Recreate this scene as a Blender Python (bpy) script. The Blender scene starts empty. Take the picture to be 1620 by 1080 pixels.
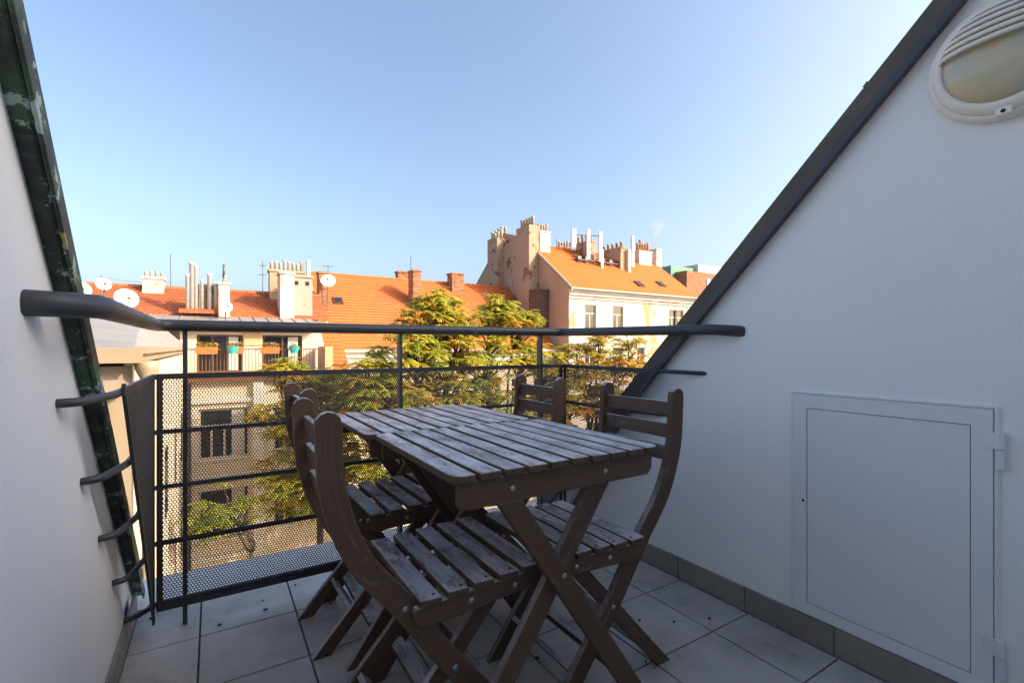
import bpy, bmesh, math, random
import numpy as np
from mathutils import Vector, Matrix
R = math.radians
random.seed(7)
S = bpy.context.scene
COL = S.collection

# ------------------------------------------------------------------ camera
cam = bpy.data.cameras.new('camera'); camo = bpy.data.objects.new('camera', cam); COL.objects.link(camo)
cam.sensor_width = 36.0; cam.lens = 36.0*756/1620
cam.shift_y = 8/1620
cam.clip_start = 0.03; cam.clip_end = 6000
camo.location = (0, 0, 1.0); camo.rotation_euler = (R(90), 0, R(-32))
S.camera = camo
# ------------------------------------------------------------------ sky, sun, exposure
SUN = Vector((.64, -.60, .48)).normalized()
W = bpy.data.worlds.new('World'); S.world = W; W.use_nodes = True
wn = W.node_tree.nodes; wl = W.node_tree.links
sky = wn.new('ShaderNodeTexSky'); sky.sky_type = 'NISHITA'; sky.sun_disc = False
sky.sun_elevation = math.asin(SUN.z); sky.sun_rotation = math.atan2(SUN.x, SUN.y)
sky.altitude = 200; sky.air_density = 1.0; sky.dust_density = 5.5; sky.ozone_density = 1.5
wl.new(sky.outputs[0], wn['Background'].inputs[0]); wn['Background'].inputs[1].default_value = 0.15
sl = bpy.data.lights.new('sun', 'SUN'); sl.energy = 2.8; sl.angle = R(0.5); sl.color = (1, .83, .62)
so = bpy.data.objects.new('sun', sl); COL.objects.link(so)
so.rotation_euler = (-SUN).to_track_quat('-Z', 'Y').to_euler(); so.location = (20, -20, 30)
S.view_settings.view_transform = 'Standard'; S.view_settings.look = 'None'
S.view_settings.exposure = 1.2; S.view_settings.gamma = 1.0
S.cycles.max_bounces = 10; S.cycles.diffuse_bounces = 7; S.cycles.transparent_max_bounces = 16
S.cycles.use_denoising = True

# ------------------------------------------------------------------ helpers
def at(x, y, Y):
    u = (x-810)/756; dx = .848*u+.53; dy = .848-.53*u; t = Y/dy
    return Vector((dx*t, Y, 1-(y-548)/756*t))

def prop(o, label=None, cat=None, group=None, kind=None):
    for k, v in (('label', label), ('category', cat), ('group', group), ('kind', kind)):
        if v: o[k] = v
    return o

class MB:
    def __init__(s): s.v = []; s.f = []; s.uv = []
    def add(s, vs, fs, uvs=None):
        b = len(s.v); s.v += [tuple(v) for v in vs]; s.f += [tuple(i+b for i in f) for f in fs]
        s.uv += (uvs if uvs else [(v[0], v[2] if len(v) > 2 else 0) for v in vs]); return s
    def box(s, x0, x1, y0, y1, z0, z1):
        vs = [(x, y, z) for z in (z0, z1) for y in (y0, y1) for x in (x0, x1)]
        return s.add(vs, [(0,2,3,1),(4,5,7,6),(0,1,5,4),(2,6,7,3),(0,4,6,2),(1,3,7,5)])
    def boxM(s, M, sx, sy, sz):
        vs = [M @ Vector((x*sx/2, y*sy/2, z*sz/2)) for z in (-1,1) for y in (-1,1) for x in (-1,1)]
        return s.add(vs, [(0,2,3,1),(4,5,7,6),(0,1,5,4),(2,6,7,3),(0,4,6,2),(1,3,7,5)])
    def quad(s, a, b, c, d): return s.add([a, b, c, d], [(0,1,2,3)])
    def prism(s, poly, axis, a, b):
        # poly 2-D, extruded along axis ('x': poly is (y,z); 'y': (x,z); 'z': (x,y)) from a to b
        def P(p, t): return {'x': (t, p[0], p[1]), 'y': (p[0], t, p[1]), 'z': (p[0], p[1], t)}[axis]
        n = len(poly)
        vs = [P(p, a) for p in poly]+[P(p, b) for p in poly]
        fs = [tuple(range(n)), tuple(range(2*n-1, n-1, -1))]+[(i, i+n, (i+1) % n+n, (i+1) % n) for i in range(n)]
        return s.add(vs, fs)
    def tube(s, pts, r, n=10, caps=True):
        pts = [Vector(p) for p in pts]; m = len(pts)
        rr = r if isinstance(r, (list, tuple)) else [r]*m
        base = len(s.v); vs = []; up = None
        for i, p in enumerate(pts):
            d = (pts[min(i+1, m-1)]-pts[max(i-1, 0)]).normalized()
            if up is None: up = Vector((0,0,1)) if abs(d.z) < .9 else Vector((1,0,0))
            a = d.cross(up).normalized(); up = a.cross(d).normalized()
            vs += [p+(a*math.cos(2*math.pi*k/n)+up*math.sin(2*math.pi*k/n))*rr[i] for k in range(n)]
        fs = [(i*n+k, i*n+(k+1) % n, (i+1)*n+(k+1) % n, (i+1)*n+k) for i in range(m-1) for k in range(n)]
        if caps: fs += [tuple(range(n-1, -1, -1)), tuple((m-1)*n+k for k in range(n))]
        return s.add(vs, fs)
    def lathe(s, prof, n=24, M=None, cap0=False, cap1=False):
        M = M or Matrix(); vs = []
        for r, h in prof: vs += [M @ Vector((r*math.cos(2*math.pi*k/n), r*math.sin(2*math.pi*k/n), h)) for k in range(n)]
        m = len(prof)
        fs = [(i*n+k, i*n+(k+1) % n, (i+1)*n+(k+1) % n, (i+1)*n+k) for i in range(m-1) for k in range(n)]
        if cap0: fs.append(tuple(range(n-1, -1, -1)))
        if cap1: fs.append(tuple((m-1)*n+k for k in range(n)))
        return s.add(vs, fs)
    def mesh(s, name, mat, smooth=False, fix=True):
        me = bpy.data.meshes.new(name); me.from_pydata(s.v, [], s.f)
        uvl = me.uv_layers.new(name='UVMap')
        li = np.empty(len(me.loops), dtype=np.int32); me.loops.foreach_get('vertex_index', li)
        uvl.data.foreach_set('uv', np.array(s.uv, dtype=np.float32)[li].ravel())
        if fix:
            bm = bmesh.new(); bm.from_mesh(me); bmesh.ops.recalc_face_normals(bm, faces=bm.faces); bm.to_mesh(me); bm.free()
        if smooth: me.polygons.foreach_set('use_smooth', [True]*len(me.polygons))
        me.materials.append(mat); me.update(); return me
    def build(s, name, mat, parent=None, smooth=False, bevel=0, world=False, fix=True):
        if world and parent:
            o_ = parent
            while o_.parent: o_ = o_.parent
            L = o_.location; s.v = [(v[0]-L.x, v[1]-L.y, v[2]-L.z) for v in s.v]
        return link(name, s.mesh(name, mat, smooth, fix), parent, bevel)

def link(name, me, parent=None, bevel=0, M=None):
    o = bpy.data.objects.new(name, me); COL.objects.link(o)
    if parent: o.parent = parent
    if M is not None: o.matrix_local = M
    if bevel:
        b = o.modifiers.new('bevel', 'BEVEL'); b.width = bevel; b.segments = 2; b.limit_method = 'ANGLE'; b.angle_limit = R(40)
    return o
def thing(name, loc, label, cat, group=None, rz=0):
    o = bpy.data.objects.new(name, None); COL.objects.link(o); o.empty_display_size = .1
    o.location = loc; o.rotation_euler = (0, 0, rz)
    return prop(o, label, cat, group)
def copy_tree(o, parent=None):
    c = o.copy(); COL.objects.link(c); c.parent = parent
    for ch in list(o.children): copy_tree(ch, c)
    return c
def smooth_path(pts, rad, n=6):
    # round the corners of a polyline
    pts = [Vector(p) for p in pts]; out = [pts[0]]
    for i in range(1, len(pts)-1):
        a, b, c = pts[i-1], pts[i], pts[i+1]
        d1 = (a-b); d2 = (c-b); r = min(rad, d1.length*.45, d2.length*.45)
        p1 = b+d1.normalized()*r; p2 = b+d2.normalized()*r
        for k in range(n+1):
            t = k/n; out.append(p1*(1-t)**2+b*2*t*(1-t)+p2*t*t)
    out.append(pts[-1]); return out

# ------------------------------------------------------------------ materials
class NT:
    def __init__(s, name):
        s.m = bpy.data.materials.new(name); s.m.use_nodes = True
        s.t = s.m.node_tree; s.b = s.t.nodes['Principled BSDF']; s.out = s.t.nodes['Material Output']
    def n(s, ty, **kw):
        x = s.t.nodes.new(ty)
        for k, v in kw.items(): setattr(x, k, v)
        return x
    def l(s, a, b): s.t.links.new(a, b)
    def coord(s, kind='Object', scale=(1,1,1), rand=0):
        tc = s.n('ShaderNodeTexCoord'); mp = s.n('ShaderNodeMapping'); mp.inputs['Scale'].default_value = scale
        src = tc.outputs[kind]
        if rand:
            oi = s.n('ShaderNodeObjectInfo'); mu = s.n('ShaderNodeMath', operation='MULTIPLY'); mu.inputs[1].default_value = rand
            s.l(oi.outputs['Random'], mu.inputs[0]); s.l(mu.outputs[0], mp.inputs['Location'])
        s.l(src, mp.inputs['Vector']); return mp.outputs[0]
    def noise(s, co, scale=5, detail=4, rough=.55, dist=0):
        x = s.n('ShaderNodeTexNoise'); x.inputs['Scale'].default_value = scale; x.inputs['Detail'].default_value = detail
        x.inputs['Roughness'].default_value = rough; x.inputs['Distortion'].default_value = dist
        s.l(co, x.inputs['Vector']); return x.outputs['Fac']
    def ramp(s, fac, stops):
        x = s.n('ShaderNodeValToRGB'); e = x.color_ramp.elements
        while len(e) < len(stops): e.new(.5)
        for i, (p, c) in enumerate(stops):
            e[i].position = p; e[i].color = (c, c, c, 1) if isinstance(c, (int, float)) else (*c, 1)
        s.l(fac, x.inputs[0]); return x.outputs[0]
    def mix(s, fac, a, b, mode='MIX'):
        x = s.n('ShaderNodeMix', data_type='RGBA', blend_type=mode)
        for sock, v in ((x.inputs[0], fac), (x.inputs[6], a), (x.inputs[7], b)):
            if isinstance(v, bpy.types.NodeSocket): s.l(v, sock)
            elif isinstance(v, (int, float)): sock.default_value = v
            else: sock.default_value = (*v, 1)
        return x.outputs[2]
    def col(s, v):
        if isinstance(v, bpy.types.NodeSocket): s.l(v, s.b.inputs['Base Color'])
        else: s.b.inputs['Base Color'].default_value = (*v, 1)
    def rough(s, v):
        if isinstance(v, bpy.types.NodeSocket): s.l(v, s.b.inputs['Roughness'])
        else: s.b.inputs['Roughness'].default_value = v
    def bump(s, h, strength=.3, dist=.01):
        x = s.n('ShaderNodeBump'); x.inputs['Strength'].default_value = strength; x.inputs['Distance'].default_value = dist
        s.l(h, x.inputs['Height']); s.l(x.outputs[0], s.b.inputs['Normal'])

def simple(name, c, rough=.6, var=.12, scale=3, metal=0, bump=0, bscale=40, coord='Object', c2=None, lo=.35, hi=.65):
    k = NT(name); co = k.coord(coord)
    f = k.noise(co, scale, 5)
    d = c2 if c2 else tuple(x*(1-2*var) for x in c)
    k.col(k.mix(k.ramp(f, [(lo, 0.), (hi, 1.)]), d, c)); k.rough(rough); k.b.inputs['Metallic'].default_value = metal
    if bump: k.bump(k.noise(co, bscale, 3), bump, .01)
    return k.m

M = {}
def plaster(name, c, stain, sc=1.0):
    k = NT(name); co = k.coord()
    big = k.ramp(k.noise(co, .9*sc, 5, .6), [(.35, 0.), (.75, 1.)])
    fine = k.noise(co, 90, 3); mid = k.noise(co, 7, 4)
    k.col(k.mix(big, c, stain)); k.rough(.72)
    a = k.n('ShaderNodeMath', operation='ADD'); m_ = k.n('ShaderNodeMath', operation='MULTIPLY'); m_.inputs[1].default_value = 3
    k.l(mid, m_.inputs[0]); k.l(m_.outputs[0], a.inputs[0]); k.l(fine, a.inputs[1])
    k.bump(a.outputs[0], .10, .006); return k.m
M['plaster'] = plaster('white_plaster', (.90, .89, .87), (.85, .84, .82))
M['hatch'] = simple('hatch_white_paint', (.82, .82, .82), .42, .02, 2, bump=.05, bscale=60)
M['hinge'] = simple('hinge_white_paint', (.80, .80, .80), .4, .04, 20)

def wood(name):
    k = NT(name); co = k.coord('UV', (4, 90, 1), 60)
    grain = k.noise(co, 1.0, 5, .6, .4)
    co2 = k.coord('UV', (9, 26, 1), 33); wear = k.noise(co2, 1, 5, .65)
    co3 = k.coord('UV', (1.6, 1.6, 1), 17); blot = k.noise(co3, 3, 3)
    brown = k.mix(grain, (.050, .026, .015), (.160, .092, .054))
    oi = k.n('ShaderNodeObjectInfo')
    brown = k.mix(k.ramp(oi.outputs['Random'], [(0, 0.), (1, .45)]), brown, (.075, .040, .023))
    grey = k.mix(grain, (.30, .305, .32), (.80, .82, .85))
    geo = k.n('ShaderNodeNewGeometry'); sx = k.n('ShaderNodeSeparateXYZ'); k.l(geo.outputs['Normal'], sx.inputs[0])
    upm = k.ramp(sx.outputs['Z'], [(.35, 0.), (.9, 1.)])
    spk = k.noise(k.coord('UV', (60, 160, 1), 21), 1, 3, .7)
    wv_ = k.n('ShaderNodeMath', operation='MULTIPLY_ADD'); k.l(spk, wv_.inputs[0]); wv_.inputs[1].default_value = .55; k.l(wear, wv_.inputs[2])
    wm = k.ramp(wv_.outputs[0], [(.58, .18), (.82, 1.)])
    bl = k.ramp(blot, [(.3, .55), (.6, 1.)])
    a = k.n('ShaderNodeMath', operation='MULTIPLY'); k.l(upm, a.inputs[0]); k.l(wm, a.inputs[1])
    b = k.n('ShaderNodeMath', operation='MULTIPLY'); k.l(a.outputs[0], b.inputs[0]); k.l(bl, b.inputs[1])
    sidew = k.ramp(wear, [(.62, 0.), (.78, .30)])
    c = k.n('ShaderNodeMath', operation='MAXIMUM'); k.l(b.outputs[0], c.inputs[0]); k.l(sidew, c.inputs[1])
    k.col(k.mix(c.outputs[0], brown, grey)); k.rough(.62)
    k.bump(grain, .35, .004); return k.m
M['wood'] = wood('weathered_wood')
M['zinc'] = simple('zinc_bolt', (.5, .55, .55), .4, .2, 30, metal=.8)

def dark_paint(name, c, chip, amount=.72, rg_=.38, spec=.5):
    k = NT(name); co = k.coord()
    f = k.noise(co, 14, 5, .6); g = k.noise(co, 5, 4)
    base = k.mix(k.ramp(g, [(.3, 0.), (.7, 1.)]), tuple(x*.75 for x in c), tuple(x*1.2 for x in c))
    k.col(k.mix(k.ramp(f, [(amount, 0.), (amount+.02, 1.)]), base, chip))
    k.rough(k.ramp(g, [(.3, rg_), (.7, rg_+.17)])); k.b.inputs['Specular IOR Level'].default_value = spec; k.bump(k.noise(co, 30, 3), .15, .004); return k.m
M['iron'] = dark_paint('charcoal_metal_paint', (.050, .054, .062), (.34, .35, .36), .70)
M['sheet'] = dark_paint('perforated_sheet_paint', (.036, .037, .041), (.1, .1, .1), .9)
M['flash'] = dark_paint('dark_grey_flashing', (.125, .113, .092), (.18, .17, .14), .74, .65, .25)
def mossy():
    k = NT('peeling_green_flashing'); co = k.coord('Object', (1, 1, 1)); f = k.noise(co, 15, 6, .7); g = k.noise(co, 9, 5, .6, 1.0)
    a = k.mix(k.ramp(g, [(.45, 0.), (.6, 1.)]), (.026, .030, .029), (.05, .10, .05))
    a = k.mix(k.ramp(f, [(.57, 0.), (.60, 1.)]), a, (.34, .46, .42))
    a = k.mix(k.ramp(k.noise(co, 17, 4), [(.66, 0.), (.69, 1.)]), a, (.30, .32, .10))
    k.col(a); k.rough(.6); k.bump(f, .6, .01); return k.m
M['mossy'] = mossy()
def tile(name, c, dirt):
    k = NT(name); co = k.coord('Object', (1,1,1)); tc = k.n('ShaderNodeNewGeometry')
    w = tc.outputs['Position']
    f = k.noise(w, 3.0, 6, .65); g = k.noise(w, 38, 3); sp = k.noise(w, 120, 2)
    oi = k.n('ShaderNodeObjectInfo')
    base = k.mix(k.ramp(oi.outputs['Random'], [(0, 0.), (1, 1.)]), tuple(x*.93 for x in c), tuple(min(1, x*1.05) for x in c))
    smg = k.noise(w, 7.5, 6, .75, .8)
    base = k.mix(k.ramp(f, [(.42, 0.), (.68, .8)]), base, dirt)
    base = k.mix(k.ramp(smg, [(.58, 0.), (.70, .55)]), base, tuple(x*.7 for x in dirt))
    base = k.mix(k.ramp(sp, [(.68, 0.), (.74, .5)]), base, tuple(x*.4 for x in dirt))
    k.col(base); k.rough(k.ramp(f, [(.3, .33), (.7, .6)])); k.bump(g, .06, .003); return k.m
M['tile'] = tile('floor_tile_glaze', (.47, .445, .405), (.27, .25, .215))
M['skirt'] = tile('skirting_tile_glaze', (.26, .24, .21), (.17, .155, .135))
M['grout'] = simple('grout', (.16, .15, .14), .9, .15, 20)
M['zincsheet'] = simple('pale_sheet_metal', (.70, .70, .69), .5, .08, 2)
M['debris'] = simple('dry_leaf_brown', (.06, .04, .025), .8, .3, 60)
M['lampwhite'] = simple('lamp_cream_plastic', (.88, .81, .71), .4, .03, 6)
def lampglass():
    k = NT('lamp_frosted_glass'); co = k.coord(); k.col(k.mix(k.ramp(k.noise(co, 9, 3, .5, 1.2), [(.4, 0.), (.7, 1.)]), (.50, .48, .38), (.60, .50, .30)))
    k.rough(.12); return k.m
M['lampglass'] = lampglass()
M['dark'] = simple('dark_void', (.012, .011, .010), .8, .1)

def roof_tiles(name, c1, c2, c3):
    k = NT(name); tc = k.n('ShaderNodeTexCoord')
    mp = k.coord('UV', (1, 1, 1))
    br = k.n('ShaderNodeTexBrick'); br.offset = .5; br.inputs['Scale'].default_value = 1.0
    br.inputs['Brick Width'].default_value = .22; br.inputs['Row Height'].default_value = .30; br.inputs['Mortar Size'].default_value = .012
    br.inputs['Color1'].default_value = (*c1, 1); br.inputs['Color2'].default_value = (*c2, 1); br.inputs['Mortar'].default_value = (*[x*.45 for x in c2], 1)
    br.inputs['Bias'].default_value = 0
    k.l(mp, br.inputs['Vector'])
    f = k.noise(mp, .35, 5, .6); g = k.noise(mp, 3.1, 3)
    a = k.mix(k.ramp(f, [(.45, 0.), (.75, .7)]), br.outputs['Color'], c3)
    a = k.mix(k.ramp(g, [(.55, 0.), (.75, .35)]), a, c3)
    k.col(a); k.rough(.75); k.bump(br.outputs['Fac'], .4, -.02); return k.m
M['roof'] = roof_tiles('orange_clay_tiles', (.68, .18, .04), (.60, .155, .035), (.45, .12, .04))
M['roof2'] = roof_tiles('bright_clay_tiles', (.66, .165, .02), (.61, .15, .02), (.54, .125, .022))
M['roof3'] = roof_tiles('old_clay_tiles', (.56, .16, .05), (.44, .115, .04), (.28, .09, .045))
def bricks(name, c1, c2, mort):
    k = NT(name); tc = k.n('ShaderNodeTexCoord'); sp = k.n('ShaderNodeSeparateXYZ'); k.l(tc.outputs['Object'], sp.inputs[0])
    ad = k.n('ShaderNodeMath', operation='ADD'); k.l(sp.outputs['X'], ad.inputs[0]); k.l(sp.outputs['Y'], ad.inputs[1])
    cb = k.n('ShaderNodeCombineXYZ'); k.l(ad.outputs[0], cb.inputs[0]); k.l(sp.outputs['Z'], cb.inputs[1])
    br = k.n('ShaderNodeTexBrick'); br.inputs['Scale'].default_value = 1; br.inputs['Brick Width'].default_value = .30; br.inputs['Row Height'].default_value = .12
    br.inputs['Mortar Size'].default_value = .012
    br.inputs['Color1'].default_value = (*c1, 1); br.inputs['Color2'].default_value = (*c2, 1); br.inputs['Mortar'].default_value = (*mort, 1)
    k.l(cb.outputs[0], br.inputs['Vector'])
    f = k.noise(tc.outputs['Object'], 1.7, 5, .6)
    k.col(k.mix(k.ramp(f, [(.45, 0.), (.7, .5)]), br.outputs['Color'], tuple(x*.45 for x in c1))); k.rough(.85); k.bump(br.outputs['Fac'], .6, -.02); return k.m
M['brick'] = bricks('red_brick', (.46, .19, .08), (.20, .075, .035), (.36, .26, .17))
M['oldbrick'] = bricks('sooty_brick', (.16, .075, .05), (.09, .05, .04), (.22, .18, .14))
def facade_mat(name, c, patch, amount, sc):
    k = NT(name); co = k.coord(); f = k.noise(co, sc, 6, .6, .3); g = k.noise(co, .5, 4)
    base = k.mix(k.ramp(g, [(.35, 0.), (.7, 1.)]), tuple(x*.9 for x in c), c)
    k.col(k.mix(k.ramp(f, [(amount, 0.), (amount+.03, 1.)]), base, patch)); k.rough(.85); k.bump(k.noise(co, 6, 4), .2, .03); return k.m
M['fac_white'] = facade_mat('flaking_cream_render', (.66, .57, .45), (.50, .30, .14), .575, .42)
M['fac_cream'] = facade_mat('cream_render', (.72, .61, .46), (.58, .48, .36), .70, .5)
M['fac_tan'] = facade_mat('tan_render', (.50, .33, .21), (.38, .25, .17), .64, .5)
M['fac_peach'] = facade_mat('peach_render', (.62, .42, .24), (.5, .36, .22), .7, .4)
M['stack'] = facade_mat('chimney_render', (.44, .31, .205), (.20, .105, .065), .565, 1.1)
M['stack_white'] = facade_mat('whitewashed_chimney', (.66, .60, .52), (.46, .36, .28), .60, 1.6)
M['greyrender'] = facade_mat('grey_render', (.36, .33, .28), (.22, .20, .17), .62, 1.0)
M['beige'] = simple('beige_painted_metal', (.40, .31, .21), .5, .06, 1.5)
M['beigewall'] = facade_mat('beige_wall_render', (.42, .34, .25), (.34, .27, .2), .68, .8)
M['roofsheet'] = simple('grey_sheet_roof', (.32, .30, .275), .5, .10, .8)
M['cornice'] = simple('white_cornice', (.74, .70, .63), .7, .08, 1)
M['brownwood'] = simple('brown_window_wood', (.12, .055, .028), .5, .2, 6)
M['whitewood'] = simple('white_window_wood', (.62, .56, .48), .5, .1, 6)
M['curtain'] = simple('net_curtain', (.60, .60, .56), .8, .15, 12)
M['pot'] = simple('clay_chimney_pot', (.50, .30, .18), .7, .2, 5)
M['potpale'] = simple('pale_chimney_pot', (.55, .48, .40), .7, .2, 5)
M['steel'] = simple('steel_flue', (.72, .71, .69), .35, .08, 4, metal=.25)
M['dish'] = simple('dish_white_paint', (.80, .79, .77), .5, .03, 3)
M['mast'] = simple('mast_steel', (.16, .15, .15), .5, .2, 6, metal=.5)
M['antenna'] = simple('antenna_white_plastic', (.74, .74, .73), .45, .03, 3)
M['railbrown'] = simple('balcony_rail_brown', (.22, .09, .04), .5, .15, 6)
M['planter'] = simple('terracotta_plastic', (.55, .17, .05), .5, .1, 8)
M['turquoise'] = simple('turquoise_plastic', (.05, .45, .40), .45, .08, 8)
M['green_sheet'] = simple('green_copper_cladding', (.14, .33, .24), .6, .1, .4)
M['mint'] = simple('pale_mint_render', (.55, .66, .60), .7, .06, .4)
def glass(name, tint=(.02, .022, .025)):
    k = NT(name); k.col(tint); k.rough(.06); k.b.inputs['Specular IOR Level'].default_value = .8; return k.m
M['glass'] = glass('window_glass')
M['bark'] = simple('tree_bark', (.10, .075, .055), .9, .25, 6, bump=.5, bscale=20)
def leaf(name):
    k = NT(name); at_ = k.n('ShaderNodeAttribute'); at_.attribute_name = 'tint'
    k.col(at_.outputs['Color']); k.rough(.55)
    tr = k.n('ShaderNodeBsdfTranslucent'); k.l(at_.outputs['Color'], tr.inputs['Color'])
    mx = k.n('ShaderNodeMixShader'); mx.inputs[0].default_value = .35
    k.l(k.b.outputs[0], mx.inputs[1]); k.l(tr.outputs[0], mx.inputs[2]); k.l(mx.outputs[0], k.out.inputs['Surface']); return k.m
M['leaf'] = leaf('autumn_leaf')
def ground_mat():
    k = NT('courtyard_ground'); tc = k.n('ShaderNodeNewGeometry'); w = tc.outputs['Position']
    f = k.noise(w, .12, 6, .6); g = k.noise(w, 1.5, 5)
    a = k.mix(k.ramp(f, [(.45, 0.), (.52, 1.)]), (.30, .19, .13), (.06, .085, .025))
    k.col(k.mix(g, a, (.12, .10, .06))); k.rough(.95); return k.m
M['ground'] = ground_mat()

# ------------------------------------------------------------------ ground
GZ = -15.0
g_ = MB(); g_.quad((-2500, -2500, GZ), (2500, -2500, GZ), (2500, 2500, GZ), (-2500, 2500, GZ))
prop(g_.build('ground', M['ground'], fix=False), 'brown and green courtyard ground far below the terrace', None, None, 'structure')

# ================================================================== TERRACE SHELL
XL, XR, YB = -.25, 1.71, -.60      # wall planes
RS = 2.36                           # roof plane: y + z = RS + .09
fl = MB(); fl.box(-.40, 1.86, YB-.1, 2.50, -.16, -.012)
floor = prop(fl.build('floor', M['grout']), 'grey grouted terrace floor laid with square pale tiles', None, None, 'structure')
PT = .306; GR = .006
tl = MB(); h = (PT-GR)/2; tl.box(-h, h, -h, h, -.013, 0); tile_me = tl.mesh('tile', M['tile'])
def tile_at(x0, x1, y0, y1):
    if x1-x0 < .02 or y1-y0 < .02: return
    full = abs(x1-x0-(PT-GR)) < 1e-4 and abs(y1-y0-(PT-GR)) < 1e-4
    cx, cy = (x0+x1)/2, (y0+y1)/2
    if full: me = tile_me
    else:
        t = MB(); t.box(-(x1-x0)/2, (x1-x0)/2, -(y1-y0)/2, (y1-y0)/2, -.013, 0); me = t.mesh('tile', M['tile'])
    link('tile', me, floor, .0015, Matrix.Translation((cx, cy, random.uniform(-.0006, .0006))))
for i in range(-1, 7):
    for j in range(-8, 2):
        x0 = max(-.04+i*PT+GR/2, -.239); x1 = min(-.04+(i+1)*PT-GR/2, 1.699)
        y0 = max(1.97+j*PT+GR/2, YB+.01); y1 = min(1.97+(j+1)*PT-GR/2, 2.276)
        if x1 > x0 and y1 > y0: tile_at(x0, x1, y0, y1)
ld = MB(); ld.box(-.40, 1.86, 2.282, 2.56, -.010, .004); ld.box(-.40, 1.86, 2.556, 2.562, -.12, .0045)
prop(ld.build('eaves_flashing', M['zincsheet']), 'pale sheet metal eaves flashing strip beyond the railing', 'flashing')

def wall_prism(x0, x1, sumtop, y0=YB, z0=-.1):
    m = MB(); m.prism([(y0, z0), (sumtop-z0, z0), (y0, sumtop-y0)], 'x', x0, x1); return m
wr = prop(wall_prism(XR, XR+.22, RS+.02).build('wall_right', M['plaster']), None, None, None, 'structure')
wlft = prop(wall_prism(XL-.24, XL-.014, RS+.02).build('wall_left', M['plaster']), None, None, None, 'structure')
m = MB(); m.prism([(YB, -.1), (2.07, -.1), (2.07, .06), (1.90, .26), (YB, 2.20-YB)], 'x', XL-.0141, XL)
m.build('plaster_coat', M['plaster'], wlft, bevel=.006)
wb = MB(); wb.box(XL-.24, XR+.22, YB-.25, YB, -.1, 2.95)
prop(wb.build('wall_back', M['plaster']), None, None, None, 'structure')
# skirting tiles
def skirting(x0, x1, tag):
    base = wr if tag == 'r' else wlft
    y = 1.97+PT*1
    for j in range(-8, 1):
        a = max(1.97+(j)*PT+.012+GR/2, YB+.01); b = min(1.97+(j+1)*PT+.012-GR/2, 2.24)
        if b-a < .03: continue
        s = MB(); s.box(x0, x1, a, b, .003, .092); s.build('skirting_tile', M['skirt'], base, bevel=.0015)
    s = MB(); s.box(x0+.002 if tag == 'r' else x0, x1 if tag == 'r' else x1-.002, YB+.01, 2.24, .001, .0905); s.build('skirting_grout', M['grout'], base)
skirting(XR-.010, XR-.0005, 'r'); skirting(XL+.0005, XL+.0105, 'l')

# roof planes of the own building, verge flashings
def slope_bar(m, x0, x1, s0, s1, ya, yb):
    # bar along the 45 degree roof edge between sum planes s0..s1
    m.prism([(ya, s0-ya), (yb, s0-yb), (yb+(s1-s0)/2, s0-yb+(s1-s0)/2), (ya+(s1-s0)/2, s0-ya+(s1-s0)/2)], 'x', x0, x1)
rf = MB()
slope_bar(rf, XR+.20, 9, RS-.2, RS+.06, -6, 2.5); slope_bar(rf, -9, XL-.20, RS-.2, RS+.06, -6, 2.5); slope_bar(rf, XL-.2, XR+.2, RS-.1, RS+.06, -6, YB-.02)
prop(rf.build('roof', M['flash']), 'dark pitched roof of the terrace house', None, None, 'structure')
fc = MB(); fc.box(-9, 9, -9, 2.40, GZ, -.17); prop(fc.build('facade_wall', M['fac_cream']), None, None, None, 'structure')
# right verge
v = thing('verge_flashing', (XR, 2.38, 0), 'smooth dark grey metal verge flashing along the wall with the lamp', 'flashing')
m = MB(); slope_bar(m, XR-.022, XR+.20, RS+.0, RS+.105, -1.0, 2.36); m.build('cover_strip', M['flash'], v, bevel=.004, world=True)
m = MB(); slope_bar(m, XR-.038, XR-.0225, RS-.012, RS+.022, -1.0, 2.37); m.build('drip_edge', M['iron'], v, bevel=.003, world=True)
for ya in (-.32, .62, 1.56):
    m = MB(); slope_bar(m, XR-.0245, XR+.199, RS+.026, RS+.107, ya, ya+.012); m.build('seam', M['flash'], v, world=True)
v = thing('verge_flashing', (XL, 2.38, 0), 'mossy dark verge flashing with peeling green paint beside the handrail end', 'flashing')
m = MB(); slope_bar(m, XL-.20, XL+.014, RS+.012, RS+.125, -1.0, 2.34); m.build('cover_strip', M['mossy'], v, bevel=.006, world=True)
m = MB(); slope_bar(m, XL+.0145, XL+.022, RS+.004, RS+.05, -1.0, 2.35); m.build('drip_edge', M['mossy'], v, bevel=.003, world=True)

# ------------------------------------------------------------------ wall hatch
hx = XR
ht = thing('wall_hatch', (hx, .6375, .095), 'flush white metal hatch door with two hinges low in the wall', 'hatch')
m = MB()
y0, y1, z0, z1 = .387, .888, .098, .838; iy0, iy1, iz0, iz1 = .429, .843, .135, .793
for (a, b, c, d) in ((y0, y1, iz1, z1), (y0, y1, z0, iz0), (y0, iy0, iz0, iz1), (iy1, y1, iz0, iz1)):
    m.box(hx-.010, hx+.004, a, b, c, d)
m.build('door_frame', M['hatch'], ht, world=True)
m = MB(); m.box(hx-.0085, hx+.004, iy0+.0022, iy1-.0022, iz0+.0022, iz1-.0022); m.build('door_panel', M['hatch'], ht, world=True, bevel=.001)
m = MB(); m.box(hx-.007, hx-.0001, y0-.012, y0-.0015, z0-.006, z1+.010); m.box(hx-.007, hx-.0001, y1+.0015, y1+.010, z0-.006, z1+.010); m.box(hx-.007, hx-.0001, y0-.0015, y1+.0015, z1+.0015, z1+.010)
m.build('rebate_trim', M['hatch'], ht, world=True, bevel=.002)
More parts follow.
